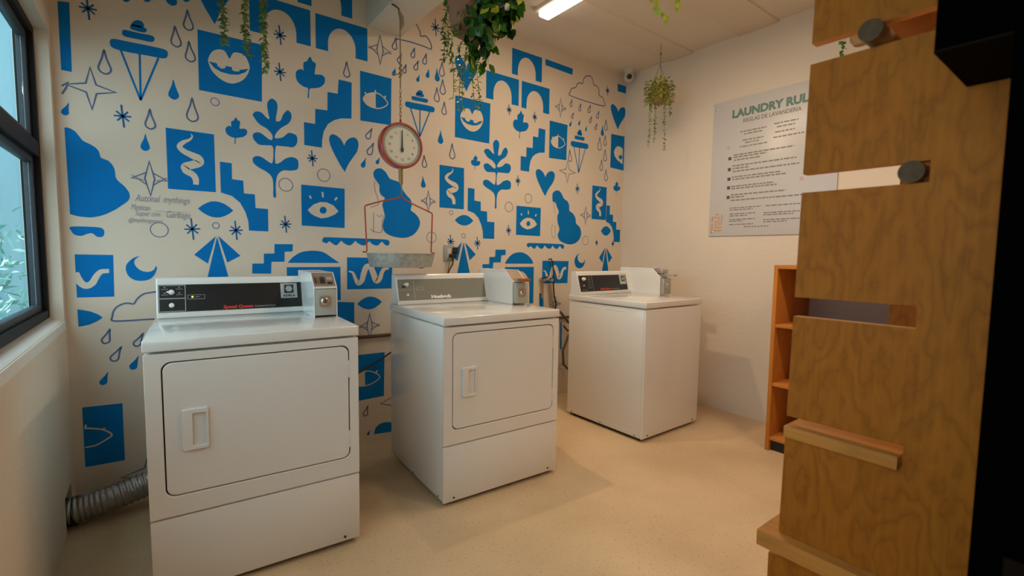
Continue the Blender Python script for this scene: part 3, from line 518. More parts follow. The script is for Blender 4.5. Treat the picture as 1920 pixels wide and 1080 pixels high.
stairs|0|b|P|0|0|0|286 1679 340 1677 339 1593 392 1590 393 1522 446 1521 448 1447 510 1445 509 1320 413 1321 411 1372 398 1422 374 1470 337 1503 286 1517
stairs|0|b|P|0|0|0|1821 1685 1878 1683 1877 1598 1933 1594 1934 1527 1990 1525 1992 1450 2058 1449 2057 1323 1956 1323 1953 1375 1939 1425 1913 1474 1874 1507 1820 1522
stairs|0|b|P|0|0|0|3303 1666 3350 1664 3349 1586 3396 1583 3397 1521 3444 1519 3446 1451 3501 1449 3500 1334 3415 1334 3413 1381 3401 1428 3380 1473 3347 1503 3302 1516
stairs|0|b|P|0|0|0|539 1250 636 1251 633 1209 591 1207 589 1150 521 1149 518 1082 423 1084 425 1139 482 1140 484 1195 537 1197
stairs|0|b|P|0|0|0|2071 1242 2167 1243 2167 1202 2127 1198 2120 1144 2052 1144 2048 1100 1953 1101 1953 1131 2013 1132 2015 1185 2067 1187
plant|0|b|P|2|0|0|547 2056 568 2039 570 2003 562 1958 563 1936 585 1944 599 1979 622 2007 640 1994 641 1964 623 1932 588 1904 561 1870 555 1842 594 1853 622 1880 644 1883 668 1872 670 1834 649 1806 614 1804 579 1802 557 1793 553 1707 577 1710 606 1736 641 1749 669 1739 675 1714 668 1683 632 1671 597 1669 573 1653 559 1626 552 1573 553 1517 539 1518 540 1579 534 1623 508 1650 469 1670 443 1693 442 1719 464 1732 490 1726 516 1709 539 1706 543 1791 511 1796 472 1795 446 1823 447 1849 471 1861 493 1853 519 1834 539 1830 540 1859 513 1888 477 1906 452 1938 447 1954 463 1971 489 1970 515 1946 528 1944 522 1979 519 2022 530 2046
plant|0|b|P|2|0|0|2069 2064 2092 2048 2094 2014 2086 1971 2087 1951 2111 1959 2127 1992 2152 2018 2172 2005 2173 1978 2154 1947 2115 1920 2085 1889 2079 1863 2121 1873 2153 1898 2176 1901 2202 1891 2205 1855 2182 1829 2143 1827 2105 1825 2080 1816 2075 1735 2103 1738 2134 1762 2173 1775 2204 1766 2210 1742 2203 1713 2164 1702 2125 1700 2098 1684 2082 1659 2075 1610 2075 1556 2060 1558 2062 1616 2055 1657 2026 1682 1983 1701 1954 1722 1954 1747 1977 1759 2006 1754 2035 1738 2060 1735 2065 1814 2030 1820 1986 1818 1958 1844 1959 1869 1985 1880 2009 1873 2038 1855 2060 1851 2061 1878 2032 1906 1992 1923 1964 1953 1958 1968 1976 1984 2005 1983 2034 1961 2048 1959 2042 1992 2038 2032 2051 2054
square|0|b|P|0|0|0|206 2331 500 2334 493 2028 204 2030
lips|1|c|P|2|0|0|248 2192 263 2230 282 2249 303 2257 323 2254 336 2233 345 2221 359 2250 376 2261 406 2259 423 2244 435 2213 437 2192 426 2158 405 2126 372 2102 340 2094 302 2105 269 2133 254 2161
mouth|2|b|P|0|0|0|250 2184 275 2183 328 2179 367 2180 396 2176 432 2190 416 2167 383 2147 346 2140 303 2143 275 2156
tooth|2|c|P|0|0|0|287 2183 323 2181 325 2168 306 2160 289 2170
tooth|2|c|P|0|0|0|355 2180 389 2177 389 2166 366 2161 354 2166
square|0|b|P|0|0|0|1713 2315 2011 2317 2004 2026 1711 2028
lips|1|c|P|2|0|0|1755 2182 1770 2219 1790 2236 1812 2244 1831 2241 1845 2221 1854 2210 1868 2237 1886 2248 1916 2246 1934 2232 1946 2203 1948 2182 1937 2150 1915 2119 1882 2096 1849 2089 1810 2099 1777 2126 1761 2153
mouth|2|b|P|0|0|0|1757 2175 1783 2173 1837 2170 1876 2171 1906 2167 1943 2181 1927 2158 1893 2139 1855 2132 1811 2136 1783 2147
tooth|2|c|P|0|0|0|1795 2173 1832 2171 1834 2159 1814 2152 1797 2161
tooth|2|c|P|0|0|0|1864 2171 1899 2168 1899 2158 1876 2152 1863 2158
square|0|b|P|0|0|0|3340 2310 3524 2315 3524 2002 3338 2009
lips|1|c|P|0|0|0|3383 2156 3403 2195 3432 2214 3473 2212 3504 2197 3506 2058 3430 2088 3392 2122
mouth|2|b|P|0|0|0|3443 2119 3472 2142 3503 2127 3496 2106 3467 2097
square|0|b|P|0|0|0|3407 2768 3524 2768 3524 2703 3410 2702
arch|0|b|P|0|0|0|443 2392 443 2592 754 2592 754 2392 677 2392 677 2441 674 2468 666 2493 653 2514 636 2531 616 2541 595 2544 573 2541 553 2531 536 2514 523 2493 515 2468 512 2441 512 2392
arch|0|b|P|0|0|0|782 2390 782 2587 1088 2587 1088 2390 1014 2390 1014 2438 1012 2464 1003 2489 990 2510 973 2526 954 2537 933 2540 911 2537 892 2526 875 2510 862 2489 854 2464 851 2438 851 2390
arch|0|b|P|0|0|0|687 2617 687 2851 996 2851 996 2617 931 2617 931 2664 928 2692 919 2717 906 2739 889 2755 868 2766 846 2770 825 2766 804 2755 787 2739 774 2717 765 2692 762 2664 762 2617
arch|0|b|P|0|0|0|2206 2577 2206 2768 2503 2768 2503 2577 2440 2577 2440 2619 2437 2647 2428 2674 2414 2697 2395 2714 2374 2725 2351 2729 2329 2725 2307 2714 2289 2697 2275 2674 2266 2647 2263 2619 2263 2577
arch|0|b|P|0|0|0|1972 2350 1972 2547 2274 2547 2274 2350 2206 2350 2206 2400 2203 2428 2195 2453 2181 2475 2164 2492 2143 2502 2122 2506 2100 2502 2079 2492 2062 2475 2049 2453 2040 2428 2037 2400 2037 2350
arch|0|b|P|0|0|0|2302 2345 2302 2546 2588 2546 2588 2345 2523 2345 2523 2389 2520 2417 2511 2442 2498 2464 2480 2481 2459 2492 2437 2496 2415 2492 2394 2481 2377 2464 2363 2442 2355 2417 2352 2389 2352 2345
square|0|b|P|0|0|0|1040 2324 1243 2322 1238 2029 1039 2024
eye|1|c|C|1|60|0|1058 2157 1081 2190 1130 2210 1175 2203 1217 2162 1182 2129 1140 2117 1088 2125
eye|1|c|P|0|0|0|1058 2157 1081 2190 1137 2212 1138 2117 1112 2119 1088 2125
eyelash|1|c|S|0|80|0|1079 2187 1069 2201
eyelash|1|c|S|0|80|0|1137 2209 1135 2228
eyelash|1|c|S|0|80|0|1196 2191 1203 2206
square|0|b|P|0|0|0|2596 2298 2795 2296 2789 2004 2595 1999
eye|1|c|C|1|60|0|2614 2131 2636 2165 2684 2185 2728 2178 2769 2137 2734 2103 2693 2092 2643 2100
eye|1|c|P|0|0|0|2614 2131 2636 2165 2691 2186 2692 2092 2667 2093 2643 2100
eyelash|1|c|S|0|80|0|2634 2161 2624 2175
eyelash|1|c|S|0|80|0|2691 2183 2689 2202
eyelash|1|c|S|0|80|0|2749 2166 2756 2180
square|0|b|P|0|0|0|929 555 1185 553 1178 259 927 254
eye|1|c|C|1|60|0|952 387 980 421 1042 441 1099 434 1152 393 1107 359 1054 348 990 356
eye|1|c|P|0|0|0|952 387 980 421 1051 443 1052 348 1020 349 990 356
eyelash|1|c|S|0|80|0|978 417 965 431
eyelash|1|c|S|0|80|0|1051 439 1049 459
eyelash|1|c|S|0|80|0|1125 422 1134 437
square|0|b|P|0|0|0|-304 461 -157 455 -158 167 -304 170
eye|1|c|S|1|70|0|-299 360 -269 352 -230 336 -202 306 -228 285 -262 268 -301 266
eyelash|1|c|S|0|70|0|-297 359 -294 376
eyelash|1|c|S|0|70|0|-236 338 -226 346
square|0|b|P|0|0|0|687 1598 937 1597 934 1357 686 1361
eye|1|c|P|0|0|0|721 1454 753 1487 791 1505 829 1506 868 1491 898 1457 875 1436 836 1417 797 1409 759 1421 737 1435
pupil|2|b|P|2|0|0|828 1459 825 1448 818 1440 808 1437 798 1439 790 1446 788 1456 791 1467 798 1475 808 1478 818 1476 825 1469
eyelash|1|c|S|0|100|0|734 1538 740 1521
eyelash|1|c|S|0|100|0|806 1566 808 1534
eyelash|1|c|S|0|100|0|890 1541 878 1522
square|0|b|P|0|0|0|2267 1588 2517 1587 2514 1358 2265 1361
eye|1|c|P|0|0|0|2301 1450 2333 1482 2371 1500 2410 1500 2448 1486 2478 1453 2456 1433 2416 1415 2377 1407 2339 1419 2317 1432
pupil|2|b|P|2|0|0|2408 1455 2405 1445 2398 1437 2388 1434 2378 1436 2370 1443 2368 1453 2371 1463 2378 1470 2388 1474 2398 1472 2405 1465
eyelash|1|c|S|0|100|0|2313 1531 2320 1515
eyelash|1|c|S|0|100|0|2386 1557 2388 1527
eyelash|1|c|S|0|100|0|2470 1534 2458 1516
square|0|b|P|0|0|0|59 1817 263 1816 263 1517 59 1516
snake|1|c|Q|0|0|0|162 1804 164 1803 166 1801 168 1799 171 1795 171 1791 171 1787 169 1782 166 1778 163 1773 160 1769 155 1764 149 1760 144 1756 139 1752 135 1748 132 1744 128 1740 125 1736 124 1733 124 1733 124 1733 126 1731 128 1729 132 1726 136 1724 140 1721 146 1718 153 1716 161 1713 167 1711 174 1709 180 1707 187 1705 195 1702 203 1697 208 1690 213 1683 215 1674 215 1662 210 1651 201 1643 193 1638 184 1634 176 1631 170 1628 162 1626 155 1624 149 1622 147 1621 148 1623 150 1628 150 1629 150 1629 151 1626 151 1625 152 1624 156 1621 161 1618 168 1614 174 1608 179 1603 183 1597 186 1591 188 1585 190 1578 190 1571 190 1563 189 1557 189 1551 188 1548 161 1803 162 1801 163 1799 164 1796 165 1794 165 1792 164 1789 162 1786 159 1783 156 1780 153 1777 148 1774 143 1772 136 1769 129 1766 123 1763 118 1758 113 1754 108 1748 104 1742 101 1734 102 1725 106 1718 110 1712 115 1707 120 1702 127 1697 134 1693 142 1689 149 1686 155 1682 161 1679 168 1675 173 1673 176 1670 176 1669 176 1669 177 1668 177 1668 177 1670 179 1674 180 1674 176 1672 169 1670 162 1667 155 1664 150 1661 144 1660 137 1657 128 1653 120 1646 115 1634 115 1624 118 1616 121 1609 126 1602 133 1597 140 1593 146 1590 151 1588 154 1587 156 1585 158 1582 160 1579 162 1575 163 1572 164 1568 165 1563 165 1558 165 1552 165 1548
square|0|b|P|0|0|0|1590 1821 1788 1821 1788 1528 1590 1528
snake|1|c|Q|0|0|0|1691 1809 1692 1808 1694 1806 1696 1803 1698 1800 1699 1796 1698 1792 1697 1787 1695 1783 1692 1779 1688 1774 1683 1770 1678 1766 1673 1762 1668 1758 1664 1754 1661 1750 1657 1746 1654 1742 1653 1739 1653 1739 1654 1739 1655 1738 1657 1735 1661 1733 1665 1730 1669 1728 1675 1725 1682 1722 1689 1720 1695 1717 1701 1716 1708 1714 1715 1712 1722 1709 1729 1704 1735 1698 1739 1690 1742 1681 1741 1670 1736 1659 1728 1651 1720 1647 1712 1643 1704 1640 1697 1637 1690 1635 1683 1633 1678 1631 1675 1630 1677 1632 1679 1637 1679 1638 1679 1637 1679 1635 1680 1634 1681 1633 1684 1630 1689 1627 1696 1623 1702 1618 1707 1612 1710 1606 1713 1601 1715 1595 1717 1588 1718 1581 1717 1574 1717 1567 1716 1562 1716 1558 1689 1808 1690 1806 1691 1804 1693 1801 1693 1798 1693 1797 1692 1794 1690 1791 1687 1788 1684 1785 1681 1782 1677 1780 1671 1777 1665 1775 1659 1772 1653 1768 1647 1764 1642 1759 1638 1754 1634 1748 1631 1740 1632 1731 1635 1724 1640 1719 1644 1713 1650 1709 1656 1704 1663 1700 1670 1696 1677 1693 1683 1690 1690 1686 1696 1683 1701 1680 1703 1678 1704 1677 1704 1676 1705 1675 1705 1676 1705 1678 1707 1681 1707 1682 1704 1680 1697 1677 1690 1674 1684 1672 1679 1669 1673 1668 1666 1665 1658 1662 1649 1654 1644 1643 1645 1633 1647 1625 1651 1618 1656 1612 1662 1606 1669 1603 1675 1600 1679 1598 1682 1597 1684 1594 1686 1592 1688 1589 1690 1585 1691 1582 1692 1579 1693 1574 1693 1568 1693 1563 1693 1559
square|0|b|P|0|0|0|3111 1826 3299 1826 3299 1531 3111 1530
snake|1|c|Q|0|0|0|3207 1814 3208 1813 3210 1811 3212 1808 3214 1805 3215 1801 3214 1797 3213 1793 3210 1788 3208 1784 3204 1779 3200 1775 3195 1771 3190 1767 3185 1763 3182 1759 3178 1755 3175 1751 3172 1747 3171 1744 3171 1743 3171 1744 3173 1742 3175 1740 3178 1737 3182 1735 3186 1732 3192 1730 3198 1727 3205 1724 3211 1722 3217 1720 3223 1719 3229 1717 3237 1714 3244 1708 3249 1702 3253 1694 3255 1685 3255 1674 3250 1663 3242 1655 3234 1650 3227 1647 3220 1644 3213 1641 3206 1638 3199 1636 3194 1635 3192 1634 3194 1636 3195 1640 3195 1642 3195 1641 3196 1639 3196 1638 3197 1636 3200 1634 3206 1631 3212 1627 3217 1621 3222 1615 3225 1610 3228 1604 3230 1598 3232 1591 3232 1584 3232 1577 3232 1570 3231 1565 3230 1561 3205 1813 3206 1811 3207 1809 3208 1806 3209 1804 3209 1802 3208 1799 3206 1796 3204 1793 3201 1790 3198 1787 3193 1785 3188 1782 3182 1780 3176 1777 3170 1773 3166 1769 3161 1764 3156 1759 3152 1753 3150 1744 3151 1736 3154 1729 3158 1723 3163 1718 3168 1713 3174 1709 3180 1704 3187 1701 3194 1697 3200 1694 3206 1690 3212 1687 3216 1684 3219 1682 3219 1681 3220 1681 3220 1679 3220 1680 3220 1682 3222 1686 3222 1686 3219 1684 3213 1681 3206 1678 3200 1676 3195 1673 3189 1672 3183 1669 3175 1665 3167 1658 3163 1646 3163 1636 3165 1628 3169 1622 3173 1615 3180 1610 3186 1606 3192 1603 3196 1601 3198 1600 3201 1598 3203 1595 3204 1592 3206 1589 3207 1585 3208 1582 3209 1577 3209 1571 3209 1566 3209 1562
square|0|b|P|0|0|0|946 1177 1244 1173 1235 973 945 977
wave|1|c|Q|0|0|0|956 1093 960 1093 965 1093 972 1092 979 1090 986 1086 991 1079 996 1071 1000 1062 1003 1054 1007 1047 1011 1040 1014 1032 1018 1026 1020 1022 1018 1024 1015 1024 1016 1026 1019 1030 1022 1036 1025 1041 1027 1046 1028 1053 1029 1062 1031 1072 1034 1081 1037 1090 1040 1100 1044 1110 1049 1120 1056 1129 1066 1135 1076 1138 1087 1138 1097 1135 1107 1128 1114 1120 1119 1110 1123 1100 1127 1091 1131 1082 1135 1071 1139 1059 1142 1049 1145 1042 1144 1042 1135 1044 1133 1043 1136 1045 1141 1049 1144 1052 1147 1056 1150 1063 1152 1071 1156 1080 1160 1089 1164 1096 1169 1102 1174 1108 1180 1113 1187 1118 1195 1120 1203 1121 1209 1121 1214 1120 1217 1120 955 1087 959 1085 963 1084 968 1082 973 1079 975 1076 977 1072 979 1065 982 1056 984 1047 987 1039 990 1031 993 1023 997 1014 1002 1006 1012 999 1025 1000 1034 1005 1041 1011 1048 1018 1054 1026 1058 1036 1061 1045 1063 1055 1065 1063 1068 1070 1071 1079 1074 1088 1077 1095 1079 1101 1081 1103 1081 1103 1081 1103 1081 1103 1082 1103 1082 1102 1083 1100 1086 1095 1089 1087 1092 1077 1096 1068 1099 1059 1102 1047 1106 1035 1111 1024 1121 1012 1139 1008 1152 1013 1160 1020 1166 1028 1171 1036 1175 1045 1177 1054 1179 1063 1181 1071 1183 1077 1186 1082 1189 1087 1192 1091 1196 1094 1198 1096 1200 1097 1203 1097 1208 1097 1213 1097 1216 1097
square|0|b|P|0|0|0|2544 1158 2841 1155 2832 965 2543 970
wave|1|c|Q|0|0|0|2554 1079 2557 1079 2563 1079 2569 1078 2576 1077 2583 1072 2589 1066 2593 1058 2597 1050 2601 1043 2604 1036 2608 1029 2612 1021 2615 1015 2618 1012 2616 1014 2612 1014 2613 1016 2617 1020 2620 1025 2622 1030 2624 1035 2625 1041 2627 1050 2629 1059 2631 1068 2634 1077 2638 1086 2641 1095 2646 1104 2653 1113 2663 1119 2673 1122 2684 1122 2695 1119 2704 1113 2711 1104 2716 1095 2721 1086 2724 1077 2728 1068 2732 1058 2736 1047 2740 1037 2742 1031 2741 1031 2733 1033 2731 1032 2734 1034 2738 1037 2742 1040 2744 1044 2747 1050 2750 1058 2753 1067 2757 1075 2762 1082 2766 1088 2771 1093 2777 1098 2784 1103 2792 1105 2800 1106 2806 1105 2811 1105 2815 1104 2553 1073 2556 1072 2561 1070 2566 1069 2570 1066 2573 1063 2575 1059 2577 1052 2579 1044 2582 1036 2584 1028 2587 1020 2591 1012 2594 1004 2600 997 2610 990 2622 991 2631 995 2639 1001 2645 1008 2651 1016 2655 1025 2658 1034 2661 1043 2663 1051 2665 1058 2668 1066 2671 1074 2674 1081 2677 1087 2678 1088 2678 1088 2678 1088 2679 1088 2679 1088 2679 1088 2681 1086 2683 1081 2686 1073 2690 1064 2693 1056 2696 1047 2700 1036 2704 1025 2709 1013 2718 1002 2736 998 2749 1003 2757 1010 2763 1017 2768 1025 2772 1033 2775 1043 2776 1051 2778 1058 2780 1064 2783 1069 2786 1073 2789 1077 2793 1080 2795 1082 2797 1083 2801 1083 2805 1083 2810 1083 2814 1083
square|0|b|P|0|0|0|-301 1184 -165 1182 -168 982 -301 983
wave|1|c|Q|0|0|0|-290 1102 -288 1097 -286 1090 -284 1083 -281 1076 -279 1070 -277 1066 -275 1062 -273 1059 -271 1057 -269 1055 -267 1053 -265 1052 -265 1051 -265 1051 -266 1051 -265 1051 -263 1052 -260 1054 -257 1056 -254 1059 -252 1063 -249 1068 -246 1075 -242 1082 -239 1088 -235 1093 -232 1098 -228 1102 -224 1106 -220 1110 -214 1113 -209 1114 -204 1115 -201 1115 -197 1115 -194 1115 -190 1115 -187 1115 -184 1115 -182 1115 -314 1096 -313 1091 -311 1084 -310 1076 -308 1067 -305 1060 -303 1053 -300 1048 -296 1043 -293 1038 -289 1034 -285 1031 -281 1027 -275 1024 -268 1023 -261 1023 -254 1025 -248 1028 -243 1033 -238 1037 -233 1043 -229 1050 -226 1058 -223 1065 -220 1071 -218 1076 -216 1081 -213 1085 -211 1088 -209 1090 -207 1092 -206 1093 -204 1094 -202 1094 -199 1095 -195 1095 -193 1095 -190 1096 -188 1096 -185 1096 -183 1095
dome|0|b|P|0|0|0|606 1143 612 1151 621 1162 631 1174 644 1184 658 1194 672 1202 686 1207 701 1211 717 1213 735 1215 755 1215 773 1214 787 1212 801 1209 814 1203 827 1195 840 1185 854 1175 871 1163 888 1151 900 1142
arch|0|b|P|0|0|0|600 912 600 1118 905 1118 905 912 870 912 870 955 865 988 853 1018 834 1045 809 1065 780 1078 749 1082 718 1078 689 1065 664 1045 645 1018 633 988 629 955 629 912
dome|0|b|P|0|0|0|2162 1135 2165 1142 2171 1152 2178 1162 2186 1172 2196 1182 2207 1192 2219 1201 2232 1209 2247 1215 2262 1220 2278 1222 2294 1224 2310 1225 2326 1224 2342 1221 2358 1216 2375 1209 2391 1200 2405 1190 2418 1179 2429 1167 2437 1155 2444 1143 2448 1134
arch|0|b|P|0|0|0|2161 810 2161 1108 2453 1108 2453 810 2410 810 2410 945 2406 979 2396 1010 2379 1038 2357 1059 2332 1072 2305 1076 2277 1072 2252 1059 2230 1038 2213 1010 2203 979 2199 945 2199 810
square|0|b|P|0|0|0|813 909 988 893 986 713 810 729
bar|0|b|P|0|0|0|2516 889 2562 887 2565 775 2518 778
bar|0|b|P|0|0|0|2756 630 2775 629 2781 391 2762 393
wave_bar|0|b|P|2|0|0|807 1292 826 1297 962 1297 1089 1296 1204 1293 1223 1274 1213 1255 1195 1258 1184 1269 1173 1279 1159 1268 1146 1255 1124 1255 1102 1267 1089 1280 1076 1267 1059 1253 1037 1255 1012 1268 1000 1279 987 1267 970 1253 950 1253 925 1267 913 1278 901 1267 887 1252 873 1252 853 1265 840 1273 826 1261 800 1272
wave_bar|0|b|P|2|0|0|2382 1296 2401 1300 2532 1301 2655 1300 2767 1297 2784 1278 2775 1259 2758 1262 2747 1273 2736 1283 2723 1272 2710 1259 2688 1259 2667 1271 2655 1283 2642 1270 2625 1258 2605 1259 2580 1271 2568 1283 2556 1271 2540 1257 2520 1257 2496 1271 2485 1282 2473 1270 2460 1256 2446 1256 2427 1269 2414 1277 2400 1265 2376 1276
wave_bar|0|b|P|2|0|0|-307 1311 -217 1312 -196 1303 -193 1284 -200 1268 -219 1267 -237 1283 -256 1278 -275 1269 -297 1274 -307 1289
kite|0|b|P|0|0|0|257 1286 158 1186 217 1140
kite|0|b|P|0|0|1|267 1288 369 1182 305 1145
kite|0|b|P|0|0|1|262 1282 317 1030 205 1033
kite|0|b|P|0|0|0|1773 1295 1681 1190 1738 1156
kite|0|b|P|0|0|1|1800 1290 1893 1204 1840 1160
kite|0|b|P|0|0|1|1787 1290 1848 1042 1730 1045
kite|0|b|P|0|0|0|3300 1280 3221 1187 3266 1140
kite|0|b|P|0|0|1|3314 1281 3399 1188 3353 1140
kite|0|b|P|0|0|1|3307 1271 3352 1064 3265 1065
leaf_eye|0|b|P|0|0|0|181 1426 201 1445 221 1458 241 1467 261 1469 281 1466 301 1458 321 1444 341 1425 321 1407 301 1394 281 1386 261 1384 241 1386 221 1394 201 1407
leaf_eye|0|b|P|0|0|0|1713 1446 1732 1464 1752 1477 1772 1485 1791 1488 1811 1486 1831 1479 1850 1467 1870 1450 1850 1433 1831 1421 1811 1414 1791 1411 1772 1413 1752 1419 1732 1430
leaf_eye|0|b|P|0|0|0|3237 1429 3254 1449 3271 1463 3288 1472 3305 1475 3322 1473 3339 1466 3356 1453 3373 1434 3356 1415 3339 1400 3322 1391 3305 1388 3288 1390 3271 1397 3254 1411
leaf_eye|0|b|P|0|0|0|1006 882 1026 901 1047 914 1067 923 1088 926 1108 924 1128 917 1149 905 1169 887 1149 869 1128 855 1108 847 1088 843 1067 845 1047 852 1026 865
leaf_eye|0|b|P|0|0|0|1396 1138 1410 1154 1424 1165 1438 1172 1452 1174 1466 1172 1480 1165 1494 1154 1508 1138 1494 1122 1480 1112 1466 1105 1452 1103 1438 1105 1424 1112 1410 1123
leaf_eye|0|b|P|0|0|0|-302 928 -284 924 -256 915 -232 901 -214 884 -233 868 -259 854 -281 849 -301 846
dome|0|b|P|0|0|0|1110 13 1111 23 1114 38 1119 51 1127 60 1137 68 1148 73 1161 77 1176 78 1193 77 1212 73 1233 67 1253 58 1270 48 1286 35 1299 23 1308 12 1314 3 1318 -4
hair|0|b|P|2|0|0|1119 1714 1137 1739 1172 1746 1203 1724 1225 1692 1252 1682 1289 1673 1313 1649 1315 1628 1345 1591 1374 1563 1382 1528 1374 1496 1403 1476 1432 1446 1442 1411 1427 1369 1393 1332 1344 1311 1288 1309 1232 1320 1191 1343 1178 1376 1183 1411 1192 1446 1183 1488 1177 1522 1193 1561 1171 1576 1157 1605 1158 1639 1140 1662 1123 1686
hair|0|b|P|2|0|0|2640 1683 2643 1716 2672 1740 2717 1742 2749 1714 2773 1682 2812 1663 2833 1631 2838 1586 2878 1566 2911 1528 2921 1482 2962 1455 2985 1410 2973 1357 2926 1315 2862 1299 2791 1306 2729 1333 2708 1377 2726 1423 2705 1477 2700 1533 2715 1567 2691 1610 2675 1642 2645 1650
body_line|0|l|S|1|35|0|1127 1661 1125 1627 1135 1586 1147 1549 1151 1518 1101 1495
body_line|0|l|S|1|35|0|1119 1463 1117 1338
body_line|0|l|S|1|35|0|1097 1360 1116 1344 1160 1337 1172 1352 1176 1411 1183 1445
body_line|0|l|S|1|35|0|1139 1451 1156 1439 1174 1453
body_line|0|l|S|1|30|0|2660 1641 2660 1597 2673 1553
body_line|0|l|S|1|30|0|2650 1464 2636 1419 2645 1364 2675 1343
body_line|0|l|S|1|30|0|2680 1454 2678 1354
cloud|0|l|S|1|80|0|4 860 -43 862 -171 863 -178 887 -173 912 -159 932 -138 944 -118 947 -96 943 -83 965 -59 988 -32 995 9 1001
cloud|0|l|S|1|80|0|1370 2717 1404 2714 1426 2697 1444 2668 1449 2642 1481 2652 1504 2640 1524 2611 1524 2578 1481 2582 1377 2585 1277 2578
cloud|0|l|C|1|80|0|3215 2533 2837 2539 2817 2568 2835 2602 2878 2620 2892 2645 2920 2669 2959 2669 2970 2707 3005 2743 3054 2752 3085 2726 3096 2694 3143 2684 3165 2655 3166 2618 3212 2605 3230 2576
moon|0|b|P|0|0|0|-64 1180 -71 1177 -80 1173 -90 1168 -99 1160 -107 1151 -114 1142 -118 1133 -120 1123 -121 1113 -119 1102 -116 1090 -111 1080 -105 1072 -97 1065 -89 1060 -80 1057 -70 1055 -61 1055 -51 1056 -41 1058 -31 1062 -23 1068 -16 1076 -10 1085 -5 1097 -1 1109 1 1118 0 1122 -1 1127 -3 1128 -5 1124 -8 1117 -11 1110 -17 1106 -23 1102 -30 1100 -38 1099 -46 1100 -54 1102 -62 1106 -70 1112 -76 1119 -81 1126 -85 1134 -87 1142 -87 1149 -86 1155 -83 1161 -77 1168 -69 1175
moon|0|b|P|0|0|0|2973 1223 2965 1221 2955 1216 2945 1211 2935 1203 2926 1193 2919 1183 2914 1174 2912 1163 2911 1153 2913 1141 2917 1129 2922 1119 2929 1110 2937 1103 2946 1097 2956 1094 2966 1092 2976 1092 2987 1093 2998 1095 3008 1100 3017 1106 3025 1114 3031 1124 3037 1136 3040 1149 3043 1159 3042 1162 3041 1167 3039 1169 3036 1165 3034 1157 3029 1150 3024 1146 3017 1142 3009 1139 3001 1139 2992 1139 2984 1142 2975 1146 2966 1152 2959 1159 2954 1167 2950 1175 2948 1183 2948 1190 2949 1197 2953 1204 2959 1211 2967 1218
"""

def catmull(P, closed, n=5):
    out = []; N = len(P)
    for i in range(N if closed else N-1):
        p0 = P[(i-1) % N] if closed or i > 0 else P[i]; p1 = P[i]; p2 = P[(i+1) % N]; p3 = P[(i+2) % N] if closed or i+2 < N else P[i+1 if i+1 < N else i]
        for k in range(n):
            t = k/n; out.append(tuple(.5*((2*p1[j]) + (-p0[j]+p2[j])*t + (2*p0[j]-5*p1[j]+4*p2[j]-p3[j])*t*t + (-p0[j]+3*p1[j]-3*p2[j]+p3[j])*t**3) for j in (0, 1)))
    if not closed: out.append(P[-1])
    return out
COLM = {'b': 'blue', 'c': 'cream', 'l': 'line', 'd': 'dark'}

mdark = mat('mural_sparkle_blue', (.010, .13, .32), .8); mblue = mat('mural_motif_blue', (.001, .19, .56), .8, spec=.15, noise=.14, nscale=5)
MCOL = {'b': mblue, 'c': MT['cream'], 'l': MT['line'], 'd': mdark}
def poly_plate(bm, pts, y):
    # remove near-duplicate points
    q = []
    for p in pts:
        if not q or (abs(p[0]-q[-1][0])+abs(p[1]-q[-1][1])) > 1e-5: q.append(p)
    if (abs(q[0][0]-q[-1][0])+abs(q[0][1]-q[-1][1])) < 1e-5: q.pop()
    tri = tessellate_polygon([[Vector((x, z, 0)) for x, z in q]])
    vs = [bm.verts.new((x, y, z)) for x, z in q]
    for t in tri:
        try: bm.faces.new([vs[i] for i in t])
        except ValueError: pass
def stroke(bm, pts, w, y, closed):
    V2 = [Vector(p) for p in pts]; n = len(V2); Lf = []; Rt = []
    for i in range(n):
        a = V2[(i-1) % n] if closed or i else V2[i]; b = V2[(i+1) % n] if closed or i < n-1 else V2[i]
        d1 = (V2[i]-a); d2 = (b-V2[i]); d1 = d1.normalized() if d1.length > 1e-7 else d2.normalized(); d2 = d2.normalized() if d2.length > 1e-7 else d1
        t = (d1+d2); t = t.normalized() if t.length > 1e-3 else d2
        nn = Vector((-t.y, t.x)); c = max(.45, abs(nn.dot(Vector((-d1.y, d1.x))))); nn *= w/2/c
        Lf.append(V2[i]+nn); Rt.append(V2[i]-nn)
    A = [bm.verts.new((p.x, y, p.y)) for p in Lf]; B = [bm.verts.new((p.x, y, p.y)) for p in Rt]
    for i in range(n if closed else n-1):
        j = (i+1) % n; bm.faces.new((A[i], B[i], B[j], A[j]))
cur = None; groups = []
for ln in MURAL.strip().split('\n'):
    nm, lvl, c, k, sm, w, cont, flat = ln.split('|'); lvl = int(lvl); sm = int(sm); f = [int(v)/1000 for v in flat.split()]; pts = list(zip(f[::2], f[1::2]))
    if cont == '1' and groups: groups[-1][3].append((k, sm, int(w)/10000, pts))
    else: groups.append([nm, lvl, c, [(k, sm, int(w)/10000, pts)]])
last0 = None; nn = 0
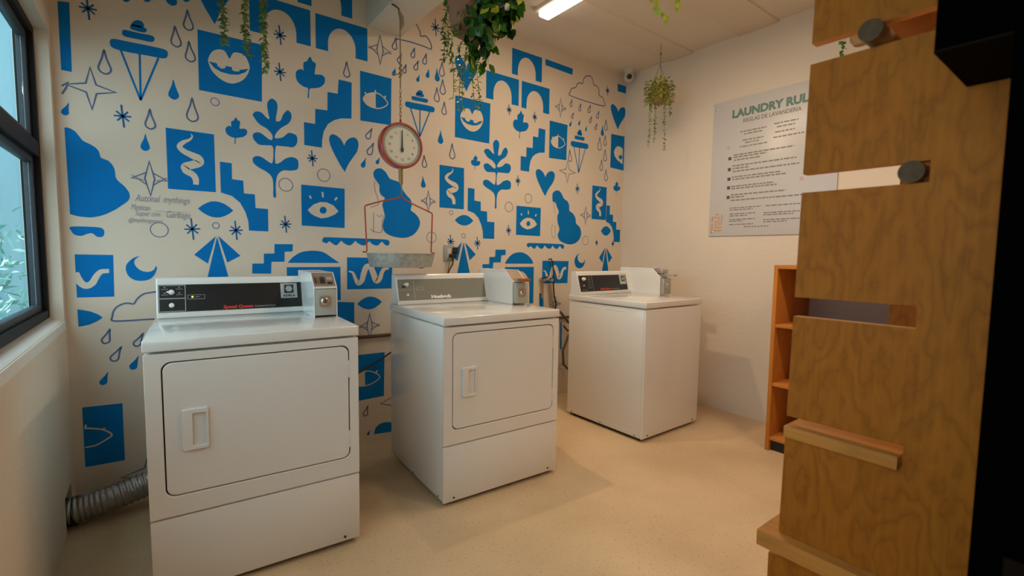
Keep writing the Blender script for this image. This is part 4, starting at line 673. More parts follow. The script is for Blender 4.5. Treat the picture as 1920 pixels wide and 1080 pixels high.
for nm, lvl, c, items in groups:
    bm = bmesh.new(); nn += 1
    y = YB - .0008 - lvl*.0005 - (nn % 5)*.00007
    for k, sm, w, pts in items:
        if sm: pts = catmull(pts, k != 'S', 4)
        if k == 'Q':
            h = len(pts)//2; A = [bm.verts.new((p[0], y, p[1])) for p in pts[:h]]; B = [bm.verts.new((p[0], y, p[1])) for p in pts[h:]]
            for i in range(h-1): bm.faces.new((A[i], B[i], B[i+1], A[i+1]))
        elif k == 'P': poly_plate(bm, pts, y)
        else: stroke(bm, pts, w, y-.00003, k == 'C')
    for fc in bm.faces:
        fc.normal_update()
        if fc.normal.y > 0: fc.normal_flip()
    me = bpy.data.meshes.new('painted_'+nm); bm.to_mesh(me); bm.free(); me.materials.append(MCOL[c])
    o = bpy.data.objects.new('painted_'+nm, me); COL.objects.link(o)
    if lvl == 0 or last0 is None: o.parent = wb; last0 = o
    else: o.parent = last0
for s_, x, z, sz, w in (('Autonal', -.074, 1.446, .048, .10), ('mythings', .035, 1.447, .046, .112), ('Mexican', -.092, 1.402, .042, .075), ('________', .0, 1.404, .03, .144), ('Super con', -.078, 1.375, .036, .10), ('Garbage', .043, 1.372, .048, .10), ('@mythingsmari', -.104, 1.343, .030, .135)):
    text(s_, sz, 'pencil', wb, frame((x, YB-.0016, z), (1, 0, 0), (0, 0, 1)), 'handwriting', .0001, shear=.35, fitw=w)

# ------------------------------------------------------------ laundry machines
def machine(name, label, cat, x, y, rz, Wd, Dp, kind, fascia):
    t = thing(name, label, cat, (x, y, 0), rz, 'coin dryers' if kind == 'dryer' else None)
    door = kind == 'dryer'
    # body shell
    bm = bmesh.new(); bx(bm, .002, Wd-.002, .016, Dp, .022, .868, .006); new('cabinet_shell', bm, 'enamel', t, smooth='auto')
    for fx in (.05, Wd-.05):
        for fy in (.06, Dp-.06):
            bm = bmesh.new(); lathe(bm, [(.018, 0), (.022, .004), (.022, .010), (.010, .012), (.010, .024)], 14, Matrix.Translation((fx, fy, 0))); new('foot', bm, 'dark', t, smooth='auto')
    box('base_skirt', 'gap', .02, Wd-.02, .03, Dp-.02, .006, .024, t)
    if door:
        # upper front frame with rounded opening, door inside, lower panel
        n = 6; ox0, ox1, oz0, oz1 = 0, Wd, .300, .866
        inn = rrect(.046, Wd-.036, .370, .837, .030, n)
        outl = []
        for i, (px_, pz_) in enumerate(inn):
            q = i//(n+1); k = i % (n+1)
            cx = ox1 if q in (0, 3) else ox0; cz = oz1 if q in (0, 1) else oz0
            outl.append({0: (ox1, oz1), 1: (ox0, oz1), 2: (ox0, oz0), 3: (ox1, oz0)}[q] if k == n//2 else ((ox1, inn[i][1]) if (q == 0 and k < n//2) or (q == 3 and k > n//2) else (ox0, inn[i][1]) if (q == 1 and k > n//2) or (q == 2 and k < n//2) else (inn[i][0], cz)))
        bm = bmesh.new(); ring_plate(bm, outl, inn, 0, .016); o = new('front_panel', bm, 'enamel', t)
        md = o.modifiers.new('b', 'BEVEL'); md.width = .0025; md.segments = 2; md.limit_method = 'ANGLE'
        di = rrect(.050, Wd-.040, .374, .833, .028, n)
        bm = bmesh.new(); extr(bm, [(a, .0005, b) for a, b in di], (0, .0145, 0)); dr = new('door', bm, 'enamel', t)
        md = dr.modifiers.new('b', 'BEVEL'); md.width = .003; md.segments = 2; md.limit_method = 'ANGLE'
        box('door_seal', 'gap', .045, Wd-.035, .0145, .0165, .369, .838, t)
        # handle: raised frame with finger pocket
        bm = bmesh.new(); hx0, hx1, hz0, hz1 = .098, .174, .526, .668
        ring_plate(bm, rrect(hx0, hx1, hz0, hz1, .006, 3), rrect(hx0+.030, hx1-.006, hz0+.012, hz1-.014, .006, 3), -.011, .001)
        hd = new('door_handle', bm, 'enamel', dr); md = hd.modifiers.new('b', 'BEVEL'); md.width = .002; md.segments = 2; md.limit_method = 'ANGLE'
        for hz in (.74, .45):
            box('hinge', 'enamel2', Wd-.042, Wd-.036, -.0015, .004, hz-.035, hz+.035, dr, .001)
        bm = bmesh.new(); bx(bm, 0, Wd, 0, .02, .020, .295, .006); new('lower_panel', bm, 'enamel', t, smooth='auto')
        for sx in (.055, Wd-.062):
            bm = bmesh.new(); lathe(bm, [(.005, 0), (.005, .003)], 12, Matrix.Translation((sx, .0, .040)) @ Matrix.Rotation(pi/2, 4, 'X')); new('screw', bm, 'dark', t)
    else:
        bm = bmesh.new(); bx(bm, 0, Wd, 0, .02, .020, .866, .008, 3); new('front_panel', bm, 'enamel', t, smooth='auto')
        for sx in (.055, Wd-.065):
            bm = bmesh.new(); lathe(bm, [(.005, 0), (.005, .003)], 12, Matrix.Translation((sx, .0, .040)) @ Matrix.Rotation(pi/2, 4, 'X')); new('screw', bm, 'dark', t)
        for (y0, y1) in ((.17, .33), (.42, .58)): box('side_emboss', 'enamel', .0014, .004, y0, y1, .838, .8415, t, 0)
        box('side_emboss', 'enamel', .0014, .004, .06, .62, .052, .055, t, .0006)
    for sy in (.06, .36, Dp-.05):
        bm = bmesh.new(); lathe(bm, [(.004, 0), (.004, .0025)], 10, Matrix.Translation((.002, sy, .036)) @ Matrix.Rotation(-pi/2, 4, 'Y')); new('screw', bm, 'dark', t)
    # worktop
    bm = bmesh.new(); bx(bm, -.002, Wd+.002, -.003, Dp+.002, .874, .914, .005, 3); new('worktop', bm, 'enamel', t, smooth='auto')
    if not door:
        bm = bmesh.new(); bx(bm, .07, Wd-.07, .05, .53, .9138, .918, .002); new('lid', bm, 'enamel', t, smooth='auto')
    # console: slanted face
    C0, C1 = (.588, .930), (.632, 1.082)     # (ly, z) bottom and top of the face
    cw = Wd-.004 if kind == 'washer' else Wd-.004
    prof = [(Dp-.002, .914), (Dp-.010, 1.086), (C1[0]+.006, 1.088), (C1[0]-.002, C1[1]), (C0[0]-.002, .932), (C0[0]+.002, .914)]
    bm = bmesh.new(); extr(bm, [(.006, a, b) for a, b in prof], (cw-.012-.0, 0, 0)); cs = new('console', bm, 'enamel', t)
    md = cs.modifiers.new('b', 'BEVEL'); md.width = .004; md.segments = 3; md.limit_method = 'ANGLE'
    vdir = Vector((0, C1[0]-C0[0], C1[1]-C0[1])).normalized(); SL = 0.150
    CM = frame((0, C0[0]-.0028, .934), (1, 0, 0), vdir)
    fx0, fx1 = .014, (.585 if kind == 'dryer' else .545)
    def cb(nm, m_, u0, u1, v0, v1, n0, n1, p=cs, bev=.0006): return box(nm, m_, u0, u1, v0, v1, n0, n1, p, bev, 1, CM)
    fs = cb('fascia', fascia, fx0, fx1, .006, .128, 0, .003)
    def CT(s, sz, m_, u, v, w=None, **k): return text(s, sz, m_, cs, CM @ Matrix.Translation((u, v, .0034)), 'lettering', .0002, fitw=w, **k)
    def knob(u, v, r, m_='white', h=.016, pointer=True):
        bm = bmesh.new(); lathe(bm, [(r*1.15, 0), (r*1.1, .003), (r, .004), (r*.85, h), (r*.5, h+.001)], 20, Matrix.Translation((u, v, .003)))
        if pointer: bx(bm, u-r*1.7, u, v-.003, v+.003, .004, h, .001)
        return new('knob', bm, m_, cs, CM, 'auto')
    ln = 'greyp' if fascia == 'black' else 'silver'
    def line(u0, u1, v0, v1): cb('printed_line', ln, u0, u1, v0, v1, .003, .0035, cs, 0)
    return t, cs, CM, cb, CT, knob, line, fs
def coin_box(t, x0, x1, style, cs):
    """payment housing at the right of the console"""
    yf, yb = .318, .705; zt, zk = 1.115, 1.050
    prof = [(yb, .914), (yb, zt), (.392, zt), (yf, zk), (yf, .914)]; th = .004
    bm = bmesh.new()
    extr(bm, [(x0, a, b) for a, b in prof], (th, 0, 0)); extr(bm, [(x1-th, a, b) for a, b in prof], (th, 0, 0))
    for (p, q) in ((prof[0], prof[1]), (prof[1], prof[2])):   # back and top sheets
        extr(bm, [(x0+th, p[0], p[1]), (x1-th, p[0], p[1]), (x1-th, q[0], q[1]), (x0+th, q[0], q[1])], (0, -.003 if p[0] == q[0] else 0, -.003 if p[0] != q[0] else 0))
    bx(bm, x0+th, x1-th, yf, yf+.012, zk-.006, zk+.004)       # crossbar between slide and vault
    cbx = new('coin_box', bm, 'enamel', t); md = cbx.modifiers.new('b', 'BEVEL'); md.width = .0015; md.segments = 1; md.limit_method = 'ANGLE'
    v = Vector((0, .392-yf, zt-zk)); SM = frame((0, yf+.004, zk+.004), (1, 0, 0), v); w = x1-x0; LL = v.length-.004
    plate = box('slide_plate', 'bronze', x0+th, x1-th, .002, LL, -.010, -.004, cbx, 0, 1, SM)
    if style == 'slots':
        for k, u in enumerate((.012, .022, .034, .042, .050)):
            box('coin_slot', 'dark' if k % 2 == 0 or k > 2 else 'chrome', x0+u, x0+u+.005, .022, .062+.006*(k % 2), -.004, -.0015, plate, 0, 1, Matrix.Identity(4))
        box('coin_return', 'silver', x0+.064, x0+.088, .040, .062, -.004, .001, plate, .001, 1, Matrix.Identity(4))
        box('return_cup', 'dark', x0+.064, x0+.086, .018, .030, -.004, -.001, plate, 0, 1, Matrix.Identity(4))
    # coin slide pushing out to the front
    z0 = 1.058
    if style == 'copper':
        s = box('coin_slide', 'steel', x0+.020, x0+.070, yf-.030, yf+.06, z0-.010, z0+.010, cbx, .002)
        box('slide_grip', 'copper', x0+.012, x0+.078, yf-.075, yf-.028, z0-.006, z0+.012, cbx, .003)
    if style == 'grey':
        s = box('coin_slide', 'steel', x0+.020, x0+.070, yf-.10, yf+.05, z0+.0, z0+.016, cbx, .002)
        box('slide_cover', 'steel', x0+.010, x0+.080, yf-.012, yf+.05, z0+.02, z0+.05, cbx, .002)
    # vault
    vd = .0 if style == 'slots' else .03
    va = box('coin_vault', 'socket' if style != 'grey' else 'steel', x0+th+.001, x1-th-.001, yf-vd, yf+.03, .922, zk-.008, cbx, .002)
    bm = bmesh.new(); M = Matrix.Translation((x0+.045, yf-vd, .988)) @ Matrix.Rotation(pi/2, 4, 'X')
    lo = rrect(x0+.022, x0+.072, .960, 1.012, .012, 4); extr(bm, [(a, yf-vd-.005, b) for a, b in lo], (0, .006, 0)); new('lock_surround', bm, 'bronze' if style != 'grey' else 'steel', cbx, smooth=False)
    bm = bmesh.new(); lathe(bm, [(.016, 0), (.016, .010), (.012, .014), (.004, .014)], 20, M); new('lock', bm, 'chrome', cbx, smooth='auto')
    box('keyhole', 'dark', x0+.0435, x0+.0465, yf-vd-.0155, yf-vd-.013, .981, .995, cbx)
    return cbx

# ---- left dryer
t, cs, CM, cb, CT, knob, line, fs = machine('dryer', 'white coin dryer with black control panel nearest the window', 'dryer', -.047, 1.9315, -.0572, .694, .698, 'dryer', 'black')
line(.016, .110, .064, .068); line(.108, .111, .008, .126); line(.016, .110, .008, .0105); line(.016, .110, .123, .1255); line(.016, .0175, .008, .126)
knob(.060, .094, .010); knob(.060, .036, .009, 'white', .012, False)
for u, v in ((.036, .108), (.036, .083), (.088, .108), (.088, .083)): cb('printed_line', 'greyp', u-.012, u+.012, v-.001, v+.001, .003, .0034, cs, 0); cb('printed_line', 'greyp', u-.003, u+.003, v+.006, v+.010, .003, .0034, cs, 0)
for a in ((.118, .182, .079, .0805), (.118, .182, .060, .0615), (.118, .1195, .060, .0805), (.1805, .182, .060, .0805)): line(*a)
cb('indicator_light', 'led', .132, .139, .067, .074, .003, .005); cb('printed_line', 'greyp', .145, .162, .0695, .0715, .003, .0034, cs, 0)
CT('Speed Queen', .020, 'red', .252, .012, .120, bold=.0008); CT('Commercial Dryer', .014, 'greyp', .377, .013, .090)
cb('badge', 'silver', .492, .566, .050, .124, .003, .0045, cs, .001); cb('badge_mark', 'dprint', .508, .550, .074, .116, .0045, .0052, cs, .0)
bm = bmesh.new(); lathe(bm, [(.016, 0), (.016, .0006), (.010, .0012), (.006, .0008)], 6, CM @ Matrix.Translation((.529, .096, .0052))); new('badge_emblem', bm, 'silver', cs)
text('ADELA', .014, 'dprint', cs, CM @ Matrix.Translation((.502, .057, .0049)), 'lettering', .0002, fitw=.056, bold=.0006)
coin_box(t, .589, .690, 'slots', cs)
# ---- middle dryer
t, cs, CM, cb, CT, knob, line, fs = machine('dryer', 'white coin dryer with olive grey control panel in the middle', 'dryer', 1.0487, 1.9091, -.0424, .694, .698, 'dryer', 'grey')
line(.108, .110, .008, .126); line(.016, .110, .066, .0675)
for a in ((.122, .165, .081, .0825), (.122, .165, .063, .0645), (.122, .1235, .063, .0825), (.1635, .165, .063, .0825)): line(*a)
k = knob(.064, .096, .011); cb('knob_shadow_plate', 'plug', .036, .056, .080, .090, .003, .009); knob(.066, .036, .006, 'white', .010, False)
for u, v in ((.034, .112), (.090, .112), (.034, .086), (.090, .086)): cb('printed_line', 'silver', u-.004, u+.004, v-.001, v+.001, .003, .0034, cs, 0)
CT('Huebsch', .026, 'white', .210, .012, .128, bold=.0016)
coin_box(t, .603, .698, 'copper', cs)
# ---- washer
t, cs, CM, cb, CT, knob, line, fs = machine('washing_machine', 'white top loading coin washer with plain sides, nearest the right wall', 'washing machine', 2.4645, 1.8561, .0049, .6394, .6942, 'washer', 'black')
line(.150, .1515, .008, .126)
knob(.060, .100, .012); knob(.052, .050, .006, 'greyp', .008, False)
for v in (.112, .096, .080, .064, .048, .032):
    cb('printed_line', 'greyp', .100, .135, v-.001, v+.001, .003, .0034, cs, 0)
cb('printed_line', 'greyp', .03, .085, .016, .018, .003, .0034, cs, 0)
CT('Speed Queen', .020, 'red', .225, .014, .115, bold=.0008); CT('Commercial Washer', .012, 'greyp', .350, .015, .090)
cb('badge', 'silver', .462, .535, .050, .126, .003, .0045, cs, .001); cb('badge_mark', 'dprint', .482, .522, .074, .116, .0045, .0052, cs, 0); cb('badge_emblem', 'silver', .492, .512, .084, .106, .0052, .006, cs, 0)
coin_box(t, .588, .688, 'grey', cs)

# ------------------------------------------------------------ hanging dial scale
SX, SY = 1.145, 2.60
t = thing('hanging_scale', 'red rimmed dial scale with a shallow galvanised pan, hanging from the ceiling beam', 'scale', (SX, SY, 1.19))
def L(x, y, z): return (x, y, z-1.19)
D0 = 1.822; R0 = .128
bm = bmesh.new(); Mx = Matrix.Translation(L(0, 0, D0)) @ Matrix.Rotation(pi/2, 4, 'X')
lathe(bm, [(.02, -.04), (R0-.012, -.04), (R0-.002, -.03), (R0, -.02), (R0, .022), (R0-.004, .027), (R0-.012, .027), (R0-.013, .015), (.002, .015)], 48, Mx); new('dial_case', bm, 'dialred', t, smooth='auto')
bm = bmesh.new(); lathe(bm, [(R0-.013, .019), (R0-.013, .021), (R0-.024, .021), (R0-.024, .019)], 48, Mx, False); new('dial_bezel', bm, 'dialring', t)
bm = bmesh.new(); lathe(bm, [(R0-.016, .0165), (R0-.016, .018)], 48, Mx); df = new('dial_face', bm, 'dialface', t)
FM = frame(L(0, -.0185, D0), (1, 0, 0), (0, 0, 1))
for k in range(12):
    a = pi/2 - k*pi/6; rr = .078
    if k == 0: continue
    text(str(k*2 if k < 10 else k), .020, 'red' if k % 2 else 'dprint', df, FM @ Matrix.Translation((cos(a)*rr-.008, sin(a)*rr-.008, 0)), 'dial_number', .0002)
bm = bmesh.new()
for k in range(60):
    a = k*pi/30; r1, r2 = .098, .104 if k % 5 else .108
    p, q = Vector((cos(a)*r1, -.0186, sin(a)*r1)), Vector((cos(a)*r2, -.0186, sin(a)*r2)); s = Vector((-sin(a), 0, cos(a)))*.0007
    vs = [bm.verts.new(Vector(L(0, 0, D0))+v) for v in (p-s, p+s, q+s, q-s)]; bm.faces.new(vs)
new('dial_ticks', bm, 'dprint', df)
bm = bmesh.new(); extr(bm, [L(-.002, -.022, D0+.085), L(.002, -.022, D0+.085), L(.004, -.022, D0-.01), L(.009, -.022, D0-.022), L(.005, -.022, D0-.038), L(-.005, -.022, D0-.038), L(-.009, -.022, D0-.022), L(-.004, -.022, D0-.01)], (0, -.002, 0)); new('pointer', bm, 'dprint', t)
bm = bmesh.new(); tube(bm, [L(0, 0, D0+R0-.003), L(0, 0, D0+R0+.02)], .006, 10); new('top_lug', bm, 'dialred', t, smooth='auto')
# hook, chain and cord up to the beam
bm = bmesh.new()
z = D0+R0+.02
for k in range(8):
    c = Vector(L(0, 0, z+.012+k*.021)); pts = []
    for j in range(9):
        a = 2*pi*j/8; d = Vector((cos(a)*.006, 0, sin(a)*.014)) if k % 2 else Vector((0, cos(a)*.006, sin(a)*.014)); pts.append(c+d)
    tube(bm, pts, .0018, 5, False)
new('chain', bm, 'brass', t)
zc = z+.18
bm = bmesh.new(); tube(bm, [L(0, 0, zc-.004), L(.001, 0, 2.25), L(0, 0, 2.50)], .0038, 6)
for dz in (.0, .028, .05): tube(bm, [L(-.004, 0, 2.255-dz), L(.006, .0, 2.275-dz), L(-.005, .004, 2.285-dz)], .007, 6)
tube(bm, [L(-.002, 0, 2.225), L(-.03, -.002, 2.215), L(-.05, 0, 2.218)], .003, 6)
new('cord', bm, 'rope', t, smooth='auto')
bm = bmesh.new(); tube(bm, [L(.002, 0, 2.47), L(.012, 0, 2.50), L(.010, 0, 2.535), L(-.006, 0, 2.565)], .011, 8, rr=[.006, .015, .015, .008]); new('cord_knot', bm, 'rope', t, smooth='auto')
bm = bmesh.new(); tube(bm, [L(-.006, 0, 2.55), L(-.008, 0, 2.580), L(-.03, 0, 2.588), L(-.050, .0, 2.592)], .004, 8); new('hook', bm, 'dark', t, smooth='auto')
# lower link
bm = bmesh.new(); tube(bm, [L(0, 0, D0-R0+.003), L(0, 0, D0-R0-.04)], .013, 12, rr=[.013, .012]); tube(bm, [L(0, 0, D0-R0-.038), L(.002, 0, D0-R0-.09)], .012, 12, rr=[.013, .010]); new('spring_link', bm, 'brass', t, smooth='auto')
bm = bmesh.new(); tube(bm, [L(0, 0, 1.605), L(.004, 0, 1.585), L(.004, 0, 1.555), L(0, 0, 1.535)], .003, 8); new('pan_hook', bm, 'brass', t, smooth='auto')
PX0, PX1 = -.205, .203
bm = bmesh.new(); tube(bm, [L(PX0-.022, 0, 1.212), L(PX0-.002, 0, 1.213), L(PX0+.002, 0, 1.22), L(PX0-.008, 0, 1.46), L(PX0-.002, 0, 1.470), L(-.10, 0, 1.505), L(-.02, 0, 1.525), L(0, 0, 1.545), L(.02, 0, 1.520), L(.10, 0, 1.488), L(PX1-.004, 0, 1.452), L(PX1, 0, 1.442), L(PX1-.008, 0, 1.22), L(PX1-.004, 0, 1.212), L(PX1+.016, 0, 1.209)], .0042, 8); new('pan_frame', bm, 'rodred', t, smooth='auto')
bm = bmesh.new(); lathe(bm, [(.172, 1.128-1.19), (.178, 1.130-1.19), (.193, 1.204-1.19), (.197, 1.207-1.19), (.197, 1.203-1.19), (.190, 1.200-1.19), (.174, 1.134-1.19), (.05, 1.133-1.19)], 64); pn = new('pan', bm, 'galv', t, smooth='auto')

# ------------------------------------------------------------ wall services
t = thing('wall_socket', 'grey wall socket plate with two black plugs above the middle dryer', 'socket', (1.665, YB, 1.155))
box('plate', 'socket', -.042, .042, -.012, 0, 0, .112, t, .003); box('socket_insert', 'camw', -.018, .018, -.015, -.011, .02, .09, t, .002)
box('plug', 'plug', .022, .050, -.052, -.014, .050, .098, t, .004); box('plug', 'plug', -.008, .030, -.060, -.014, .022, .050, t, .004)
bm = bmesh.new(); tube(bm, [(.012, -.04, .024), (.008, -.045, -.02), (-.01, -.03, -.06), (-.03, -.02, -.12), (-.05, -.02, -.2), (-.05, -.02, -.40)], .005, 8); new('plug_cable', bm, 'cable', t, smooth='auto')
bm = bmesh.new(); tube(bm, [(-.012, -.04, .026), (-.018, -.03, -.05), (-.03, -.02, -.12), (-.05, -.02, -.24)], .003, 6); new('plug_cable', bm, 'basket', t, smooth='auto')
bm = bmesh.new(); tube(bm, [(.06, YB-.016, .676), (1.226, YB-.016, .668), (2.95, YB-.016, .672)], .011, 10); pp = new('wall_pipe', bm, 'pipe', smooth='auto'); tag(pp, 'thin brown pipe running along the painted wall behind the machines', 'pipe')
t = thing('water_valves', 'pair of water taps with pipe stubs on the wall between middle dryer and washer', 'taps', (2.56, YB, .9))
bm = bmesh.new(); tube(bm, [(-.035, -.03, .09), (-.035, -.03, -.05)], .009, 8); tube(bm, [(.045, -.03, .06), (.075, -.035, -.17)], .009, 8); new('supply_pipe', bm, 'basket', t, smooth='auto')
bm = bmesh.new(); tube(bm, [(-.035, 0, .105), (-.035, -.05, .105)], .016, 10); tube(bm, [(-.055, -.035, .105), (.055, -.035, .100)], .011, 10); tube(bm, [(.045, 0, .10), (.045, -.06, .10)], .014, 10); new('valve_body', bm, 'steel', t, smooth='auto')
bm = bmesh.new(); tube(bm, [(-.06, -.05, .115), (.0, -.05, .125)], .007, 8); tube(bm, [(.03, -.05, .115), (.075, -.05, .085)], .007, 8); new('valve_handle', bm, 'dark', t, smooth='auto')
bm = bmesh.new()
tube(bm, [(2.605, YB-.01, 1.168), (2.61, YB-.03, 1.175), (2.63, YB-.03, 1.15), (2.645, YB-.03, 1.05), (2.645, YB-.03, .95), (2.655, YB-.03, .86), (2.675, YB-.03, .80), (2.665, YB-.035, .72)], .006, 8)
cb_ = new('wall_cable', bm, 'cable', smooth='auto'); tag(cb_, 'black cable dropping down the painted wall just left of the washer console', 'cable')
bm = bmesh.new(); tube(bm, [(2.66, YB-.10, .74), (2.80, YB-.06, .63), (2.86, YB-.07, .60), (2.78, YB-.08, .52), (2.72, YB-.08, .40), (2.73, YB-.08, .28), (2.82, YB-.09, .20), (2.92, YB-.10, .18)], .010, 8)
tube(bm, [(2.70, YB-.10, .62), (2.80, YB-.05, .56), (2.88, YB-.06, .55)], .009, 8)
tag(new('drain_hose', bm, 'hose', smooth='auto'), 'dark hose looping on the wall in the gap left of the washer', 'hose')
# loose black cord beside left dryer
bm = bmesh.new(); tube(bm, [(.78, YB-.05, .40), (.98, YB-.04, .44), (1.12, YB-.03, .50), (1.26, YB-.04, .58)], .006, 8); tag(new('power_cord', bm, 'cable', smooth='auto'), 'black cord slung across the blue eye painting between the two dryers', 'cable')
# vent duct
t = thing('vent_duct', 'ribbed silver flexible vent duct running from wall hole to left dryer', 'duct', (XL, 2.73, 0))
bm = bmesh.new(); pts = []; rr = []; N = 120
path = [Vector((-.09, .01, .062)), Vector((.02, .0, .068)), Vector((.13, .0, .082)), Vector((.26, .02, .105)), Vector((.38, .03, .125)), Vector((.50, .03, .135))]
for i in range(N):
    s = i/(N-1)*(len(path)-1); k = min(int(s), len(path)-2); f = s-k; f2 = f*f*(3-2*f); pts.append(path[k].lerp(path[k+1], f)); rr.append(.056 + .0035*sin(i*1.57) + .0015*random.random())
tube(bm, pts, .05, 20, False, rr); new('duct_hose', bm, 'alu', t, smooth=True)
bm = bmesh.new(); tube(bm, [(-.03, .01, .062), (.03, .005, .064)], .061, 20, False); new('duct_collar', bm, 'hole', t, smooth=True)

# corner camera
t = thing('security_camera', 'small white dome security camera up in the ceiling corner', 'camera', (3.44, 2.86, H))
bm = bmesh.new(); lathe(bm, [(.045, -.012), (.05, 0)], 24, Matrix.Translation((0, 0, 0))); lathe(bm, [(.035, -.03), (.04, -.012)], 24); new('mount', bm, 'camw', t, smooth='auto')
bm = bmesh.new(); bmesh.ops.create_uvsphere(bm, u_segments=24, v_segments=16, radius=.047, matrix=Matrix.Translation((0, 0, -.058))); ball = new('camera_ball', bm, 'camw', t, smooth=True)
dr_ = Vector((-.75, -.75, -.25)).normalized(); q = dr_.to_track_quat('Z', 'Y').to_matrix().to_4x4()
bm = bmesh.new(); lathe(bm, [(.024, .036), (.022, .048), (.012, .050)], 20, Matrix.Translation((0, 0, -.058)) @ q); new('lens', bm, 'plug', ball, smooth='auto')

# fluorescent fitting
t = thing('fluorescent_lamp', 'long white fluorescent ceiling lamp, glowing, above the washer side', 'ceiling lamp', (2.15, 2.56, H), 0, 'fluorescent ceiling lamps')
bm = bmesh.new(); bx(bm, -.075, .075, -1.24, .0, -.028, 0, .010, 3); new('lamp_housing', bm, 'lampbody', t, smooth='auto')
bm = bmesh.new(); bx(bm, -.045, .045, -1.215, -.022, -.062, -.026, .012, 3); new('lamp_diffuser', bm, 'tube', t, smooth='auto')
LAMPS = [((2.15, 1.65, H-.075), 1.0, 11), ((2.0, -.35, H-.075), 1.2, 15)]  # the last entry is the light of the added fill lamp
fill_lamp = thing('fluorescent_lamp', 'added fill lamp behind the camera, modelled as a second fluorescent fitting', 'ceiling lamp', (2.0, .27, H), 0, 'fluorescent ceiling lamps')  # unseen fitting added to raise the overall light level
for ch in list(t.children):
    c = ch.copy(); COL.objects.link(c); c.parent = fill_lamp
for (lx, ly, lz), ln_, pw in LAMPS: area('lamp_light', (lx, ly, lz), (0, 0, 0), .08, ln_, pw, (1.0, .775, .55))

# small warm spot lamp right of the beam, aimed into the room
SP = Vector((1.42, 2.45, 2.73)); aim = (Vector((2.75, 1.35, .6))-SP).normalized(); SM_ = aim.to_track_quat('-Z', 'Y').to_matrix().to_4x4()
t = thing('spot_lamp', 'small warm spot lamp on the ceiling beside the beam, above the hanging scale', 'spot lamp', SP)
bm = bmesh.new(); lathe(bm, [(.022, .09), (.034, .08), (.042, .0), (.038, .0), (.034, .03), (.002, .03)], 20, SM_); new('lamp_shade', bm, 'camw', t, smooth='auto')
bm = bmesh.new(); lathe(bm, [(.002, .012), (.028, .014), (.028, .024)], 16, SM_); new('bulb', bm, MT['bulb'], t, smooth='auto')
bm = bmesh.new(); tube(bm, [SM_ @ Vector((0, 0, .08)), (0, 0, .09), (0, 0, H-2.73)], .007, 8); lathe(bm, [(.03, H-2.75), (.03, H-2.73)], 16); new('mount', bm, 'camw', t, smooth='auto')
sl_ = bpy.data.lights.new('spot_light', 'SPOT'); sl_.energy = 34; sl_.color = (1.0, .76, .50); sl_.spot_size = radians(112); sl_.spot_blend = .9; sl_.shadow_soft_size = .03
so = bpy.data.objects.new('spot_light', sl_); COL.objects.link(so); so.matrix_world = Matrix.Translation(SP) @ SM_

# ------------------------------------------------------------ poster
PZ0, PZ1, PY0, PY1 = 1.372, 2.394, 1.203, 2.075
t = thing('rules_poster', 'large white laundry rules poster fixed to the right wall', 'poster', (XR, PY1, PZ0))
box('poster_panel', 'poster', -.010, -.004, PY0-PY1, 0, 0, PZ1-PZ0, t, .001)
for a in ((-.03, .03), (-.03, PZ1-PZ0-.05), (PY0-PY1+.03, .03), (PY0-PY1+.03, PZ1-PZ0-.03)):
    bm = bmesh.new(); lathe(bm, [(.008, .001), (.008, .012), (.005, .014)], 14, Matrix.Translation((0, a[0], a[1])) @ Matrix.Rotation(-pi/2, 4, 'Y')); new('standoff_screw', bm, 'chrome', t, smooth='auto')
PM = frame((-.0102, 0, 0), (0, -1, 0), (0, 0, 1))
PWd, PHt = PY1-PY0, PZ1-PZ0
text('LAUNDRY RULES', .078, 'teal', t, PM @ Matrix.Translation((.150, .885, 0)), 'poster_heading', .0002, bold=.004, fitw=.60)
text('REGLAS DE LAVANDERIA', .040, 'ink', t, PM @ Matrix.Translation((.235, .835, 0)), 'poster_heading', .0002, bold=.001, fitw=.40)
def lines(nm, m_, rows, h=.007):
    bm = bmesh.new()
    for u0, u1, v in rows:
        u = u0
        while u < u1:
            w = random.uniform(.012, .04); w = min(w, u1-u)
            vs = [bm.verts.new((-.0103, -a, b)) for a, b in ((u, v), (u+w, v), (u+w, v+h), (u, v+h))]; bm.faces.new(vs); u += w+.006
    for f in bm.faces:
        f.normal_update()
        if f.normal.x > 0: f.normal_flip()
    me = bpy.data.meshes.new(nm); bm.to_mesh(me); bm.free(); me.materials.append(MT[m_]); o = bpy.data.objects.new(nm, me); COL.objects.link(o); o.parent = t; o['kind'] = 'stuff'
lines('small_print', 'ink', [(.22, .41, .765), (.25, .38, .745), (.46, .62, .775), (.48, .60, .750), (.24, .39, .700), (.26, .36, .680), (.22, .42, .655), (.47, .60, .715), (.46, .66, .680)], .009)
lines('small_print', 'ink', [(.175, .60, .600), (.175, .42, .583), (.18, .38, .562), (.172, .62, .520), (.172, .30, .500), (.175, .64, .478), (.170, .52, .437), (.175, .56, .419), (.168, .48, .367), (.17, .50, .350), (.168, .56, .303), (.168, .27, .285), (.168, .72, .262)], .010)
lines('small_print', 'ink', [(.165, .40, .205), (.165, .34, .190), (.43, .66, .205), (.165, .36, .160), (.165, .30, .145), (.165, .36, .118), (.165, .27, .105), (.165, .35, .080), (.42, .66, .155), (.42, .62, .140), (.42, .68, .105), (.42, .58, .090), (.28, .46, .060)], .008)
for v in (.572, .490, .418, .352, .280):
    box('bullet_icon', 'inkd', -.0108, -.0101, -.160, -.136, v, v+.024, t, .0)
for (u, v) in ((.135, .665), (.66, .375)):
    bm = bmesh.new(); lathe(bm, [(.016, 0), (.016, .0005)], 5, PM @ Matrix.Translation((u, v, 0))); new('printed_flower', bm, 'pink', t)
bm = bmesh.new()
